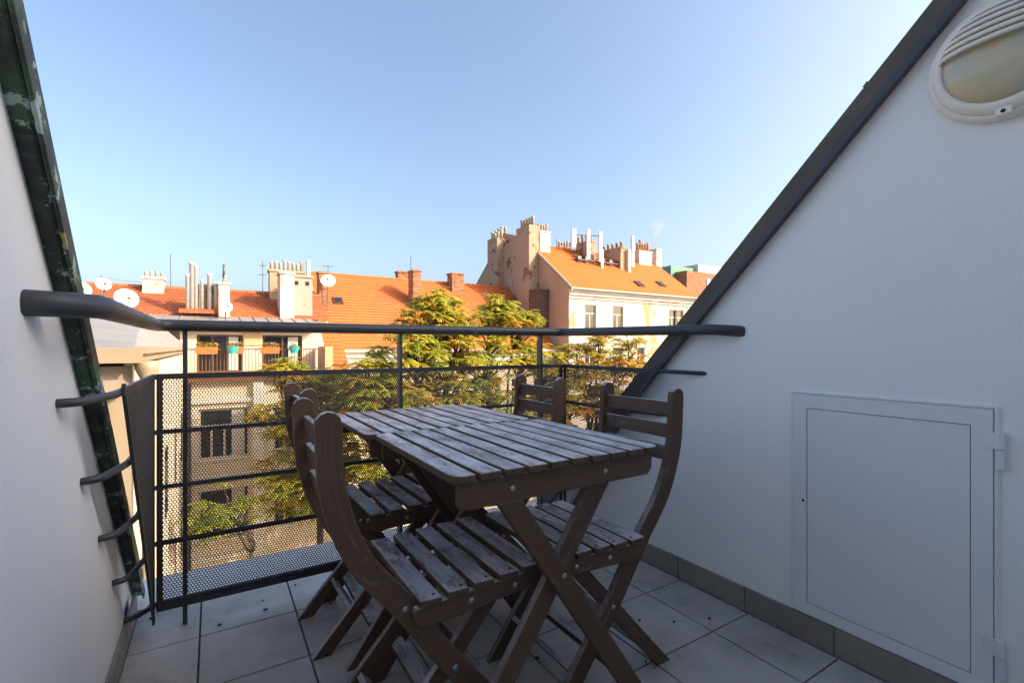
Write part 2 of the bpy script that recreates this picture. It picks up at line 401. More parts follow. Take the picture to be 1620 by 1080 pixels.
m = MB(); m.box(hx-.0045, hx+.0, iy0-.002, iy0+.0022, iz0-.002, iz1+.002); m.box(hx-.0045, hx, iy1-.0022, iy1+.002, iz0, iz1); m.box(hx-.0044, hx, iy0, iy1, iz1-.0022, iz1+.002); m.box(hx-.0044, hx, iy0, iy1, iz0-.002, iz0+.0022)
m.build('panel_gap', M['dark'], ht, world=True)
m = MB(); m.lathe([(.0001, .0), (.0045, .0)], 10, Matrix.Translation((hx-.0105, .853, .478)) @ Matrix.Rotation(R(-90), 4, 'Y')); m.build('keyhole', M['dark'], ht, world=True)
for zc in (.735, .205):
    m = MB(); m.tube([(hx-.014, .372, zc-.048), (hx-.014, .372, zc+.002)], .0085, 12); m.tube([(hx-.014, .372, zc+.004), (hx-.014, .372, zc+.048)], .0085, 12)
    m.box(hx-.0125, hx-.0099, .372, .405, zc+.002, zc+.046)
    m.build('hinge', M['hinge'], ht, world=True, bevel=.001)

# ------------------------------------------------------------------ bulkhead lamp
LM = Matrix.Translation((XR, .36, 1.73)) @ Matrix.Rotation(R(-90), 4, 'Y')   # local z = -X (out of wall); local x = +Z world
lamp = thing('bulkhead_lamp', (XR, .36, 1.73), 'round cream bulkhead lamp with slatted eyelid cover on the wall', 'lamp')
m = MB(); m.lathe([(.150, .0), (.156, .004), (.157, .020), (.150, .030), (.143, .031)], 56, LM); m.build('base_ring', M['lampwhite'], lamp, True, world=True, fix=False)
m = MB(); m.lathe([(.1425, .020), (.1425, .034), (.138, .044), (.128, .050), (.118, .051), (.1165, .046)], 56, LM); m.build('front_ring', M['lampwhite'], lamp, True, world=True, fix=False)
m = MB(); m.lathe([(.119*math.cos(a), .040+.042*math.sin(a)) for a in [R(x) for x in (0, 12, 25, 38, 50, 62, 74, 84, 89.9)]], 48, LM); m.build('glass_dome', M['lampglass'], lamp, True, world=True, fix=False)
def dome(xz, y):    # surface of the eyelid: local x (up), local y -> height
    r2 = (xz*xz+y*y)/(.124**2); return .042+.052*math.sqrt(max(0, 1-r2))
for bi in range(6):
    za, zb = .022+bi*.0175, .022+bi*.0175+.0098
    m = MB(); n = 24; vs = []; fs = []
    for k in range(n+1):
        row = []
        for zz in (za, zb):
            half = math.sqrt(max(0, .1235**2-zz**2)); yy = -half+2*half*k/n
            hh = dome(zz, yy); row += [LM @ Vector((zz, yy, hh)), LM @ Vector((zz, yy, hh+.010))]
        vs += row
    for k in range(n):
        b = k*4; c = b+4
        fs += [(b+1, b+3, c+3, c+1), (b, c, c+2, b+2), (b, b+1, c+1, c), (b+2, c+2, c+3, b+3)]
    fs += [(0, 2, 3, 1), (4*n, 4*n+1, 4*n+3, 4*n+2)]
    m.add(vs, fs); m.build('eyelid_slat', M['lampwhite'], lamp, True, world=True)
m = MB(); m.box(XR-.047, XR-.028, .345, .375, 1.5765, 1.594); tb = m.build('screw_tab', M['lampwhite'], lamp, bevel=.002, world=True)
m = MB(); m.lathe([(.0001, 0), (.005, 0)], 10, Matrix.Translation((XR-.0475, .36, 1.585)) @ Matrix.Rotation(R(-90), 4, 'Y')); m.build('screw', M['dark'], tb, world=True)

# ================================================================== RAILING
rail = thing('terrace_railing', (.7, 2.09, 0), 'dark grey metal railing with round handrail, rods and perforated sheet panels', 'railing')
m = MB(); m.tube(smooth_path([(XL-.01, 1.030, 1.068), (-.172, 1.10, 1.071), (-.172, 2.085, 1.075), (1.625, 2.085, 1.078), (1.640, 1.16, 1.066), (XR+.01, 1.080, 1.058)], .06), .0212, 18)
m.build('handrail', M['iron'], rail, True, world=True)
RZ = [.893, .700, .507, .312, .100]
for z in RZ:
    yw = 2.105-z; ym = min(yw+.16, 2.055)
    pts = [(XL-.01, yw, z), (XL+.03, yw+.01, z), (-.186, ym, z), (-.186, 2.075, z), (1.628, 2.075, z), (1.634, min(yw+.2, 2.06), z), (1.650, min(yw+.17, 2.055), z), (XR+.01, yw+.02, z-.004)]
    m = MB(); m.tube(smooth_path(pts, .035, 4), .0088, 12); m.build('rod', M['iron'], rail, True, world=True)
for x in (-.087, .715, 1.49):
    m = MB()
    m.prism([(2.084, 0), (2.122, 0), (2.122, 1.030), (2.106, 1.058), (2.084, 1.058)], 'x', x-.007, x+.007)
    m.build('post', M['iron'], rail, world=True, bevel=.0015)
def perforated(name, inside, W_, H_, xf, pitch=.0096, hole=.0040, th=.0018):
    """hex lattice of real holes; cells kept where inside(u, v); xf maps (u, v, w) to world arrays"""
    hp = pitch*math.sqrt(3)/2; Rr = pitch/math.sqrt(3)
    nu = int(W_/pitch)+2; nv = int(H_/hp)+2
    jj, ii = np.meshgrid(np.arange(nv), np.arange(nu), indexing='ij')
    cu = ii*pitch+(jj % 2)*pitch/2; cv = jj*hp
    ok = inside(cu, cv); cu = cu[ok]; cv = cv[ok]; n = len(cu)
    ang = np.radians(90+60*np.arange(6))
    out = np.stack([np.cos(ang), np.sin(ang)], 1)*Rr; inn = np.stack([np.cos(ang), np.sin(ang)], 1)*hole
    loc = np.concatenate([out, inn, out, inn]); w = np.repeat([0, 0, th, th], 6)
    uu = cu[:, None]+loc[None, :, 0]; vv = cv[:, None]+loc[None, :, 1]; ww = np.broadcast_to(w, uu.shape)
    co = np.stack(xf(uu, vv, ww), -1).reshape(-1, 3) - np.array(rail.location)
    F = []
    for k in range(6):
        q = (k+1) % 6
        F += [(k, q, 6+q, 6+k), (12+k, 18+k, 18+q, 12+q), (6+k, 6+q, 18+q, 18+k)]
    F = np.array(F)
    fi = (F[None]+(np.arange(n)*24)[:, None, None]).reshape(-1)
    me = bpy.data.meshes.new(name); me.vertices.add(n*24); me.vertices.foreach_set('co', co.astype(np.float32).ravel())
    nf = n*18; me.loops.add(nf*4); me.loops.foreach_set('vertex_index', fi.astype(np.int32))
    me.polygons.add(nf); me.polygons.foreach_set('loop_start', np.arange(nf, dtype=np.int32)*4)
    me.update(calc_edges=True); me.materials.append(M['sheet'])
    return link(name, me, rail)
PY = 2.0625; ZT, ZB_ = .905, .078
e = .012
p = perforated('perforated_panel', lambda u, v: (u > e) & (u < 1.78-e) & (v > e) & (v < ZT-ZB_-e), 1.78, ZT-ZB_, lambda u, v, w: (-.168+u, PY+w, ZB_+v))
m = MB(); m.box(-.168, 1.612, PY-.003, PY+.004, ZT-.019, ZT); m.box(-.168, 1.612, PY-.003, PY+.004, ZB_, ZB_+.019); m.box(-.168, -.150, PY-.0028, PY+.0038, ZB_+.019, ZT-.019); m.box(1.594, 1.612, PY-.0028, PY+.0038, ZB_+.019, ZT-.019)
m.build('panel_edge', M['sheet'], p, world=True)
def tri_panel(X, ya, yb, zt, zb):
    W_, H_ = yb-ya, zt-zb
    L = math.hypot(W_, H_)
    def ins(u, v):   # u = y-ya ; v = z-zb ; diagonal from (0,H) to (W,0); keep the upper right
        return (u < W_-.010) & (v < H_-.010) & ((u*H_+v*W_-W_*H_)/L > .010)
    o = perforated('perforated_panel', ins, W_, H_, lambda u, v, w: (X+w, ya+u, zb+v))
    m = MB()
    m.box(X-.003, X+.004, ya, yb, zt-.018, zt); m.box(X-.003, X+.004, yb-.016, yb, zb, zt-.018)
    n = Vector((0, H_, W_)).normalized()*.016
    m.add([(x, y, z) for x in (X-.0034, X+.0044) for (y, z) in ((ya, zt), (yb, zb), (yb+n.y, zb+n.z), (ya+n.y, zt+n.z-.0))], [(0,1,2,3), (7,6,5,4), (0,4,5,1), (1,5,6,2), (2,6,7,3), (3,7,4,0)])
    m.build('panel_edge', M['sheet'], o, world=True)
tri_panel(-.1755, 1.395, 2.058, ZT, .045)
tri_panel(1.6175, 1.41, 2.058, ZT, .075)

# ================================================================== FURNITURE
def board_mesh(L, w, t, name='slat', round_ends=0, corner=None):
    """board with length along local x, width y, thickness z, top at z=0"""
    m = MB(); hw = w/2
    if corner:  # rounded corner(s): set of 'a' (x0,+y) 'b' (x0,-y) 'c'(x1,+y) 'd'(x1,-y)
        pts = []
        def arc(cx, cy, r, a0, a1): return [(cx+r*math.cos(R(a0+(a1-a0)*k/5)), cy+r*math.sin(R(a0+(a1-a0)*k/5))) for k in range(6)]
        r = .028
        pts += arc(r, hw-r, r, 180, 90) if 'a' in corner else [(0, hw)]
        pts += arc(L-r, hw-r, r, 90, 0) if 'c' in corner else [(L, hw)]
        pts += arc(L-r, -hw+r, r, 0, -90) if 'd' in corner else [(L, -hw)]
        pts += arc(r, -hw+r, r, 270, 180) if 'b' in corner else [(0, -hw)]
        m.prism(pts, 'z', -t, 0)
    else: m.box(0, L, -hw, hw, -t, 0)
    m.uv = [(v[0], v[1]+v[2]*.7) for v in m.v]
    return m.mesh(name, M['wood'])
def poly_board(name, poly, y0, y1, axis_dir, parent, bevel=.002):
    m = MB(); m.prism(poly, 'y', y0, y1); d = Vector(axis_dir).normalized()
    m.uv = [(v[0]*d.x+v[2]*d.y, -v[0]*d.y+v[2]*d.x+v[1]*.7) for v in m.v]
    return m.build(name, M['wood'], parent, bevel=bevel)
bolt_m = MB(); bolt_m.lathe([(.0001, .003), (.004, .0028), (.0065, .0012), (.007, 0)], 10); bolt_me = bolt_m.mesh('bolt', M['zinc'], True)
def bolt(parent, x, y, z, side):
    # dome whose axis is local y * side
    return link('bolt', bolt_me, parent, 0, Matrix.Translation((x, y, z)) @ Matrix.Rotation(R(-90*side), 4, 'X'))
CW = .200
def cat_curve(pts, n=28):
    P = [Vector(p) for p in pts]; P = [P[0]*2-P[1]]+P+[P[-1]*2-P[-2]]; out = []
    for i in range(1, len(P)-2):
        for k in range(6):
            t = k/6; a, b, c, d = P[i-1:i+3]
            out.append(.5*((2*b)+(c-a)*t+(2*a-5*b+4*c-d)*t*t+(3*b-a-3*c+d)*t**3))
    out.append(P[-2]); return out
def make_chair():
    t = thing('folding_chair', (0, 0, 0), '', 'chair', 'folding chairs around the tables')
    # curved uprights: top of the back down to the front feet
    cl = cat_curve([(-.012, .842), (.000, .69), (.052, .55), (.148, .425), (.265, .262), (.385, .115), (.470, .0)])
    top = cl[0]; d0 = (cl[1]-cl[0]).normalized()
    L_, R_ = [], []; s = 0; us = []
    for i, p in enumerate(cl):
        d = (cl[min(i+1, len(cl)-1)]-cl[max(i-1, 0)]).normalized(); nrm = Vector((-d.y, d.x)); w = .0265
        L_.append(p+nrm*w); R_.append(p-nrm*w)
    # rounded top
    capn = [top-d0*.0265*math.sin(R(a))+Vector((-d0.y, d0.x))*(.0265*math.cos(R(a))) for a in (150, 120, 90, 60, 30)]
    # flat foot
    dl = (cl[-1]-cl[-2]).normalized()
    for arr in (L_, R_):
        p = arr[-1]; k = p.y/dl.y; arr[-1] = Vector((p.x-dl.x*k, 0))
    n = len(cl); verts = []; uvs = []; arc = [0]
    for i in range(1, n): arc.append(arc[-1]+(cl[i]-cl[i-1]).length)
    ring = capn and [(q, -.02) for q in capn]
    outline = [(L_[i], arc[i], .0265) for i in range(n-1, -1, -1)]+[(q, -.015, 0) for q in reversed(capn)]+[(R_[i], arc[i], -.0265) for i in range(n)]
    def upright(y0, y1):
        m = MB(); N = len(outline)
        vs = [(q.x, y, q.y) for y in (y0, y1) for (q, a, b) in outline]; uv = [(a, b+y*.7) for y in (y0, y1) for (q, a, b) in outline]
        fs = [(i, i+N, (i+1) % N+N, (i+1) % N) for i in range(N)]
        # side faces as quads between L and R
        nc = len(capn)
        Lidx = [n-1-i for i in range(n)]; Ridx = [n+nc+i for i in range(n)]
        for o in (0, N):
            for i in range(n-1):
                q = (Lidx[i]+o, Lidx[i+1]+o, Ridx[i+1]+o, Ridx[i]+o); fs.append(q if o else q[::-1])
            cap = tuple([Lidx[0]+o]+[n+k+o for k in range(nc)]+[Ridx[0]+o]); fs.append(cap)
        m.add(vs, fs, uv); return m.mesh('upright', M['wood'])
    for sgn in (-1, 1):
        me = upright(-.011, .011)
        u = link('upright', me, t, .0025, Matrix.Translation((0, sgn*.156, 0)))
        for (bx, bz) in ((.148, .425), (.268, .256)):
            bolt(u, bx, sgn*.0105, bz, sgn)
    # seat rails
    for sgn in (-1, 1):
        ya, yb = sorted((sgn*.1675, sgn*.1875))
        pl = [(.160, .418), (.164, .398), (.178, .386), (.200, .383), (.470, .398), (.490, .412), (.490, .441), (.166, .428)]
        r_ = poly_board('seat_rail', pl, ya, yb, (1, .03), t)
        for bx in (.30, .42): bolt(r_, bx, sgn*.1873, .412+(bx-.3)*.03, sgn)
    # seat slats across
    sm = board_mesh(2*(CW-.005), .0525, .016, 'seat_slat'); scr = MB()
    for i in range(5):
        x = .197+i*.0670; z = .4455+(x-.17)*.04
        link('seat_slat', sm, t, .003, Matrix.Translation((x, -(CW-.005), z)) @ Matrix.Rotation(R(90), 4, 'Z') @ Matrix.Rotation(R(2.2), 4, 'X'))
        for sgn in (-1, 1):
            for dx in (-.012, .012): scr.lathe([(.0032, -.004), (.0034, .0006), (.0008, .0008)], 6, Matrix.Translation((x+dx, sgn*.177, z+dx*.038)), cap1=True)
    o_ = scr.build('screws', M['dark'], t); o_['kind'] = 'stuff'
    # three back slats between the uprights
    bmsh = board_mesh(2*.1445, .046, .014, 'back_slat')
    for (x, z, a) in ((-.009, .800, 5), (-.003, .730, 7), (.008, .660, 11)):
        Mx = Matrix.Translation((x-.004, .1445, z)) @ Matrix.Rotation(R(-90), 4, 'Z') @ Matrix.Rotation(R(90+a), 4, 'X')
        link('back_slat', bmsh, t, .003, Mx)
    # rear legs, inside the rails
    for sgn in (-1, 1):
        ya, yb = sorted((sgn*.125, sgn*.1445))
        d = Vector((.395-.028, .400)).normalized(); nn = Vector((-d.y, d.x))*.021
        a0 = Vector((.028, 0)); a1 = Vector((.395, .400))
        pa = a0+nn; pb = a0-nn; pa -= d*(pa.y/d.y); pb -= d*(pb.y/d.y)
        lg = poly_board('rear_leg', [pb, a1-nn, a1+d*.015, a1+nn, pa], ya, yb, d, t)
    sb = board_mesh(2*.1245, .038, .016, 'stretcher')
    d = Vector((.367, .400)).normalized()
    a = math.degrees(math.atan2(.400, .367))
    link('stretcher', sb, t, .002, Matrix.Translation((.028+.115*.367/.4+.006, .1245, .115)) @ Matrix.Rotation(R(-90), 4, 'Z') @ Matrix.Rotation(R(-a), 4, 'X'))
    sb2 = board_mesh(2*.1445, .036, .016, 'stretcher')
    link('stretcher', sb2, t, .002, Matrix.Translation((.395, .1445, .113)) @ Matrix.Rotation(R(-90), 4, 'Z') @ Matrix.Rotation(R(50), 4, 'X'))
    return t
ch = make_chair()
spots = [((.209, 1.178, 0), 0, 'brown slatted folding chair facing the hatch wall, at the table nearer the hatch'),
         ((.262, 1.768, 0), R(1.5), 'brown slatted folding chair facing the hatch wall, close against the perforated railing'),
         ((1.238, 1.172, 0), R(180), 'weathered folding chair with its back to the hatch wall, beside the hatch'),
         ((1.238, 1.768, 0), R(178.5), 'weathered folding chair with its back to the hatch wall, tucked into the railing corner')]
for i, (lo, rz, lab) in enumerate(spots):
    c = ch if i == 0 else copy_tree(ch)
    c.location = lo; c.rotation_euler = (0, 0, rz); c['label'] = lab

def make_table(L):
    t = thing('folding_table', (0, 0, 0), '', 'table', 'pair of folding tables pushed together')
    n = 10; Wd = .620; gap = .0115; w = (Wd-gap*(n-1))/n; H = .730
    plain = board_mesh(L, w, .018, 'table_slat'); lf = board_mesh(L, w, .018, 'table_slat', corner='ac'); rt = board_mesh(L, w, .018, 'table_slat', corner='bd')
    RZ90 = Matrix.Rotation(R(90), 4, 'Z')
    for i in range(n):
        x = -Wd/2+w/2+i*(w+gap); me = lf if i == 0 else rt if i == n-1 else plain
        link('table_slat', me, t, .003, Matrix.Translation((x, random.uniform(-.0015, .0015), H+random.uniform(-.001, .001))) @ RZ90)
    for y in (.012, L-.034):
        m = MB(); pl = [(-.292, .662), (-.285, .652), (.275, .652), (.290, .668), (.292, .7115), (-.292, .7115)]
        r_ = poly_board('cross_rail', pl, y, y+.022, (1, 0), t)
        side = -1 if y < .1 else 1
        for bx in (-.16, .12): bolt(r_, bx, y if side < 0 else y+.022, .682, side)
    # crossed legs
    def leg(x0, z0, x1, y0, y1):
        a0 = Vector((x0, z0)); a1 = Vector((x1, 0)); d = (a0-a1).normalized(); nn = Vector((-d.y, d.x))*.026
        pa, pb = a1+nn, a1-nn; pa = pa-d*(pa.y/d.y); pb = pb-d*(pb.y/d.y); q0, q1 = a0+nn, a0-nn
        q0 = q0+d*((z0-q0.y)/d.y); q1 = q1+d*((z0-q1.y)/d.y)
        return poly_board('leg', [pb, q1, q0, pa], y0, y1, d, t)
    za = .652
    for (y, s) in ((.0125, 1), (L-.0125, -1)):
        def seg(a, b): lo, hi = sorted((y+s*a, y+s*b)); return lo, hi
        f = leg(-.165, za, .285, *seg(.0, .0215)); leg(.130, za, -.325, *seg(.023, .0445))
        bolt(f, -.012, y, .448, -s)
    s1 = board_mesh(L-.025-.045, .04, .018, 'stretcher')
    link('stretcher', s1, t, .002, Matrix.Translation((.226, .035, .118)) @ RZ90 @ Matrix.Rotation(R(0), 4, 'X'))
    s2 = board_mesh(L-.025-.09, .04, .018, 'stretcher')
    link('stretcher', s2, t, .002, Matrix.Translation((-.262, .0575, .118)) @ RZ90)
    s3 = board_mesh(L-.07, .045, .018, 'stretcher')
    for x in (-.21, .19): link('stretcher', s3, t, .002, Matrix.Translation((x, .035, .708)) @ RZ90)
    return t
T1 = make_table(.578); T1.location = (.730, .897, 0); T1['label'] = 'weathered grey slatted folding table nearer the hatch, crossed legs in full view'
T2 = make_table(.548); T2.location = (.705, 1.482, 0); T2.rotation_euler = (0, 0, R(.4)); T2['label'] = 'weathered grey slatted folding table with its end against the railing'

# litter on the floor
rnd = random.Random(3)
for i in range(44):
    m = MB(); n = rnd.choice((5, 6)); r0 = rnd.uniform(.003, .009)
    x, y = rnd.uniform(-.2, 1.62), 2.2-1.3*rnd.random()**1.5
    pts = [(x+r0*rnd.uniform(.6, 1.5)*math.cos(2*math.pi*k/n), y+r0*rnd.uniform(.4, .9)*math.sin(2*math.pi*k/n)) for k in range(n)]
    m.prism(pts, 'z', .0008, .0008+rnd.uniform(.002, .005)); prop(m.build('leaf_scrap', M['debris']), 'tiny dark scrap of dry leaf lying on the floor tiles', 'leaf scrap', 'leaf litter on the tiles')

# ================================================================== BACKGROUND BUILDINGS
def facade(m, x0, x1, z0, z1, Y, opens, depth=.22):
    """wall sheet facing -Y with rectangular openings (ax, bx, az, bz) and their reveals"""
    xs = sorted({x0, x1, *[o[0] for o in opens], *[o[1] for o in opens]}); zs = sorted({z0, z1, *[o[2] for o in opens], *[o[3] for o in opens]})
    for i in range(len(xs)-1):
        for j in range(len(zs)-1):
            cx, cz = (xs[i]+xs[i+1])/2, (zs[j]+zs[j+1])/2
            if any(o[0] < cx < o[1] and o[2] < cz < o[3] for o in opens): continue
            m.quad((xs[i], Y, zs[j]), (xs[i+1], Y, zs[j]), (xs[i+1], Y, zs[j+1]), (xs[i], Y, zs[j+1]))
    for a, b, c, d in opens:
        e_ = Y+depth
        m.quad((a, Y, c), (a, Y, d), (a, e_, d), (a, e_, c)); m.quad((b, Y, d), (b, Y, c), (b, e_, c), (b, e_, d))
        m.quad((a, Y, d), (b, Y, d), (b, e_, d), (a, e_, d)); m.quad((b, Y, c), (a, Y, c), (a, e_, c), (b, e_, c))
    return m
def window(parent, a, b, c, d, Y, style='white', depth=.14, leaves=2, transom=True, sill=True, curtain=False):
    fm = M['whitewood'] if style == 'white' else M['brownwood']
    y = Y+depth; w = .08; m = MB()
    m.box(a, b, y, y+.07, d-w, d); m.box(a, b, y, y+.07, c, c+w); m.box(a, a+w, y, y+.07, c+w, d-w); m.box(b-w, b, y, y+.07, c+w, d-w)
    tz = c+(d-c)*.66
    if transom: m.box(a+w, b-w, y+.003, y+.067, tz-.04, tz+.04)
    xs = [a+(b-a)*k/leaves for k in range(1, leaves)]
    for x in xs: m.box(x-.04, x+.04, y+.002, y+.066, c+w, (tz-.04) if transom else d-w)
    wd = m.build('window', fm, parent, world=True)
    edges = [a+w]+xs+[b-w]
    for k in range(len(edges)-1):
        m = MB(); m.box(edges[k]+.02, edges[k+1]-.02, y+.025, y+.035, c+w-.005, (tz if transom else d-w+.005)); m.build('pane', M['glass'], wd, world=True)
    if transom: m = MB(); m.box(a+w, b-w, y+.024, y+.034, tz, d-w+.005); m.build('pane', M['glass'], wd, world=True)
    if sill: m = MB(); m.box(a-.08, b+.08, Y-.08, Y+depth, c-.07, c-.003); m.build('sill', M['cornice'], wd, world=True)
    if curtain: m = MB(); m.box(a+(b-a)*.64, a+(b-a)*.9, y+.010, y+.022, c+w, d-w); m.build('curtain', M['curtain'], wd, world=True)
    return wd
def tile_roof(m, x0, x1, lo, hi, step=.30, lift=.045):
    (ya, za), (yb, zb) = lo, hi; L = math.hypot(yb-ya, zb-za); n = max(1, round(L/step)); d = ((yb-ya)/L, (zb-za)/L); nr = (-d[1], d[0])
    for i in range(n):
        s0, s1 = L*i/n-.03, L*(i+1)/n
        P = lambda s, h: (ya+d[0]*s+nr[0]*h, za+d[1]*s+nr[1]*h)
        a, b, c = P(s0, lift), P(s1, .006), P(s0, -.01)
        m.add([(x0, *a), (x1, *a), (x1, *b), (x0, *b), (x0, *c), (x1, *c)], [(0,1,2,3), (4,5,1,0)], [(x0, s0), (x1, s0), (x1, s1), (x0, s1), (x0, s0-.05), (x1, s0-.05)])
    m.add([(x0, ya, za-.02), (x1, ya, za-.02), (x1, yb, zb-.02), (x0, yb, zb-.02)], [(3,2,1,0)])
    return m
def chimney(parent, x0, x1, y0, y1, z0, z1, mat, pots=0, potmat='pot', poth=.45, potr=.10, cap=True, rows=1):
    m = MB(); m.box(x0, x1, y0, y1, z0, z1-(.12 if cap else 0))
    if cap: m.box(x0-.06, x1+.06, y0-.06, y1+.06, z1-.1195, z1)
    c = m.build('chimney', mat, parent, world=True)
    alongx = (x1-x0) >= (y1-y0); rr = random.Random(int(x0*100+y0*7))
    for r in range(rows):
        for k in range(pots):
            f = (k+.5)/pots; g = (r+.5)/rows
            x = x0+(x1-x0)*(f if alongx else g); y = y0+(y1-y0)*(g if alongx else f); hh = poth*rr.uniform(.75, 1.15)
            m = MB(); m.tube([(x, y, z1-.02), (x, y, z1+hh*.8), (x, y, z1+hh*.85), (x, y, z1+hh)], [potr, potr*.85, potr*1.05, potr*1.0], 10); m.build('chimney_pot', M[potmat], c, True, world=True)
    return c
def skylight(parent, x0, x1, s0, s1, lo, hi):
    (ya, za), (yb, zb) = lo, hi; L = math.hypot(yb-ya, zb-za); d = ((yb-ya)/L, (zb-za)/L); nr = (-d[1], d[0])
    P = lambda x, s, h: (x, ya+d[0]*s+nr[0]*h, za+d[1]*s+nr[1]*h)
    def slab(a, b, c, e_, h0, h1):
        m = MB(); vs = [P(x, s, h) for h in (h0, h1) for s in (c, e_) for x in (a, b)]
        m.add(vs, [(0,2,3,1),(4,5,7,6),(0,1,5,4),(2,6,7,3),(0,4,6,2),(1,3,7,5)]); return m
    s_ = slab(x0, x1, s0, s1, -.02, .13).build('skylight', M['brownwood'], parent, world=True)
    slab(x0+.1, x1-.1, s0+.1, s1-.1, .131, .14).build('pane', M['glass'], s_, world=True)

# ---- central building: long orange roof
BY, BE = 29.0, 1.0
cen = thing('apartment_house', (13.5, BY+3, GZ), 'cream house under a long orange tiled roof with brick chimneys behind the tree', 'house', 'houses across the courtyard')
CL, CH = (28.7, .78), (35.0, 6.0)
X0c, X1c = 5.55, 22.05
opens = []
for zt in (-2.2, -5.6, -9.0, -12.4):
    for k in range(8): opens.append((6.4+k*1.98, 7.45+k*1.98, zt-1.0, zt+.9))
m = MB(); facade(m, X0c, X1c, GZ, .9, BY+.3, opens); m.quad((X0c, BY+.3, GZ), (X0c, BY+.3, .9), (X0c, 35, .9), (X0c, 35, GZ)); m.add([(X0c, BY+.1, .8), (X0c, 35, .8), (X0c, 35, 5.95)], [(0,1,2)])
m.build('wall', M['fac_cream'], cen, world=True, fix=False)
for o in opens: window(cen, *o, BY+.3)
m = MB(); m.box(X0c, X1c, 28.82, 29.3, .35, .72); m.box(X0c, X1c, 29.02, 29.3, .02, .347); m.box(X0c, X1c, 29.15, 29.3, -.45, -.30); m.build('cornice', M['cornice'], cen, world=True)
m = MB(); tile_roof(m, X0c, X1c, CL, CH); m.add([(X0c, 35, 6), (X1c, 35, 6), (X1c, 41, 1), (X0c, 41, 1)], [(0,1,2,3)])
m.build('roof', M['roof'], cen, world=True, fix=False)
m = MB(); m.tube([(X0c, 35, 6.02), (X1c, 35, 6.02)], .13, 8); m.build('ridge', M['roof'], cen, world=True)
m = MB(); L_ = MB(); m.prism([(28.6, .60), (35.0, 5.90), (35.0, 6.12), (28.6, .82)], 'x', X0c-.16, X0c-.004); m.build('verge_board', M['fac_peach'], cen, world=True)
m = MB(); m.tube([(X0c, 28.62, .72), (X1c, 28.62, .72)], .08, 8); m.build('gutter', M['cornice'], cen, world=True)
chimney(cen, 11.85, 12.42, 32.0, 33.0, 3.0, 6.38, M['brick'])
chimney(cen, 11.9, 13.3, 35.4, 36.0, 4.6, 6.75, M['brick'])
chimney(cen, 15.75, 16.75, 34.0, 34.9, 4.8, 6.75, M['brick'])
chimney(cen, 5.62, 6.15, 31.9, 32.6, 3.0, 5.72, M['brick'])
for (a, b, s, e_) in ((9.75, 10.55, 1.75, 2.55), (14.35, 15.25, 4.75, 5.75), (15.9, 16.7, 1.6, 2.4), (6.6, 7.2, 4.6, 5.3)): skylight(cen, a, b, s, e_, CL, CH)

# ---- right building: higher, orange roof, chimney stacks and antennas
RY, RX0, RX1 = 27.5, 22.1, 36.6
RL, RH = (27.12, 5.28), (32.5, 9.35)
rb = thing('apartment_house', (29, RY+4, GZ), 'taller cream house with flaking render, bright orange roof and tan gable', 'house', 'houses across the courtyard')
def rw(xa, xb, ya, yb):
    p, q = at(xa, ya, RY), at(xb, yb, RY); return (p.x, q.x, q.z, p.z)
opens = []
w1, w2, w3 = rw(925.5, 943, 479, 518), rw(969.5, 986, 481, 520), rw(1058, 1071, 487.5, 524)
for w_ in (w1, w2, w3): opens.append((w_[0], w_[1], 2.25, 4.15))
xs_ = [(o[0], o[1]) for o in opens]+[((w2[0]+w3[0])/2-.2, (w2[0]+w3[0])/2+.7), (33.9, 34.85)]
xs_[-2] = (29.15, 30.05)
for zt in (-.9, -4.3, -7.7, -11.1):
    for (a, b) in xs_: opens.append((a, b, zt-.1, zt+1.85))
opens.append((33.9, 34.85, 2.25, 4.15))
m = MB(); facade(m, RX0, RX1, GZ, 5.35, RY, opens); m.build('wall', M['fac_white'], rb, world=True, fix=False)
for i, o in enumerate(opens): window(rb, *o, RY, 'white', .12)
m = MB(); m.prism([(RY+.02, GZ), (42.5, GZ), (42.5, 6.9), (36.8, 11.2), (34.2, 10.4), (33.2, 9.28), (32.5, 9.28), (27.55, 5.42)], 'x', RX0+.002, RX0+.3); m.build('gable_wall', M['fac_tan'], rb, world=True)
m = MB(); m.prism([(RY+.01, GZ), (38, GZ), (38, 5.2), (32.5, 9.28), (27.55, 5.42)], 'x', RX1-.3, RX1-.003); m.build('gable_wall', M['fac_tan'], rb, world=True)
m = MB(); m.box(RX0-.02, RX1, 27.18, 27.498, 5.02, 5.26); m.box(RX0-.02, RX1, 27.34, 27.497, 4.80, 5.018); m.box(RX0-.02, RX1, 27.40, 27.498, 4.56, 4.64); m.build('cornice', M['cornice'], rb, world=True)
m = MB(); m.tube([(RX0, 27.08, 5.22), (RX1, 27.08, 5.22)], .10, 8); m.build('gutter', M['roofsheet'], rb, world=True)
m = MB(); tile_roof(m, RX0-.02, RX1, RL, RH, .32, .03); m.add([(RX0, 32.5, 9.35), (RX1, 32.5, 9.35), (RX1, 38, 5.2), (RX0, 38, 5.2)], [(0,1,2,3)]); m.build('roof', M['roof2'], rb, world=True, fix=False)
m = MB(); m.tube([(RX0, 32.5, 9.36), (RX1, 32.5, 9.36)], .13, 8); m.build('ridge', M['roof2'], rb, world=True)
m = MB(); m.prism([(27.0, 5.06), (32.5, 9.22), (32.5, 9.46), (27.0, 5.30)], 'x', RX0-.14, RX0-.022); m.build('verge_board', M['roofsheet'], rb, world=True)
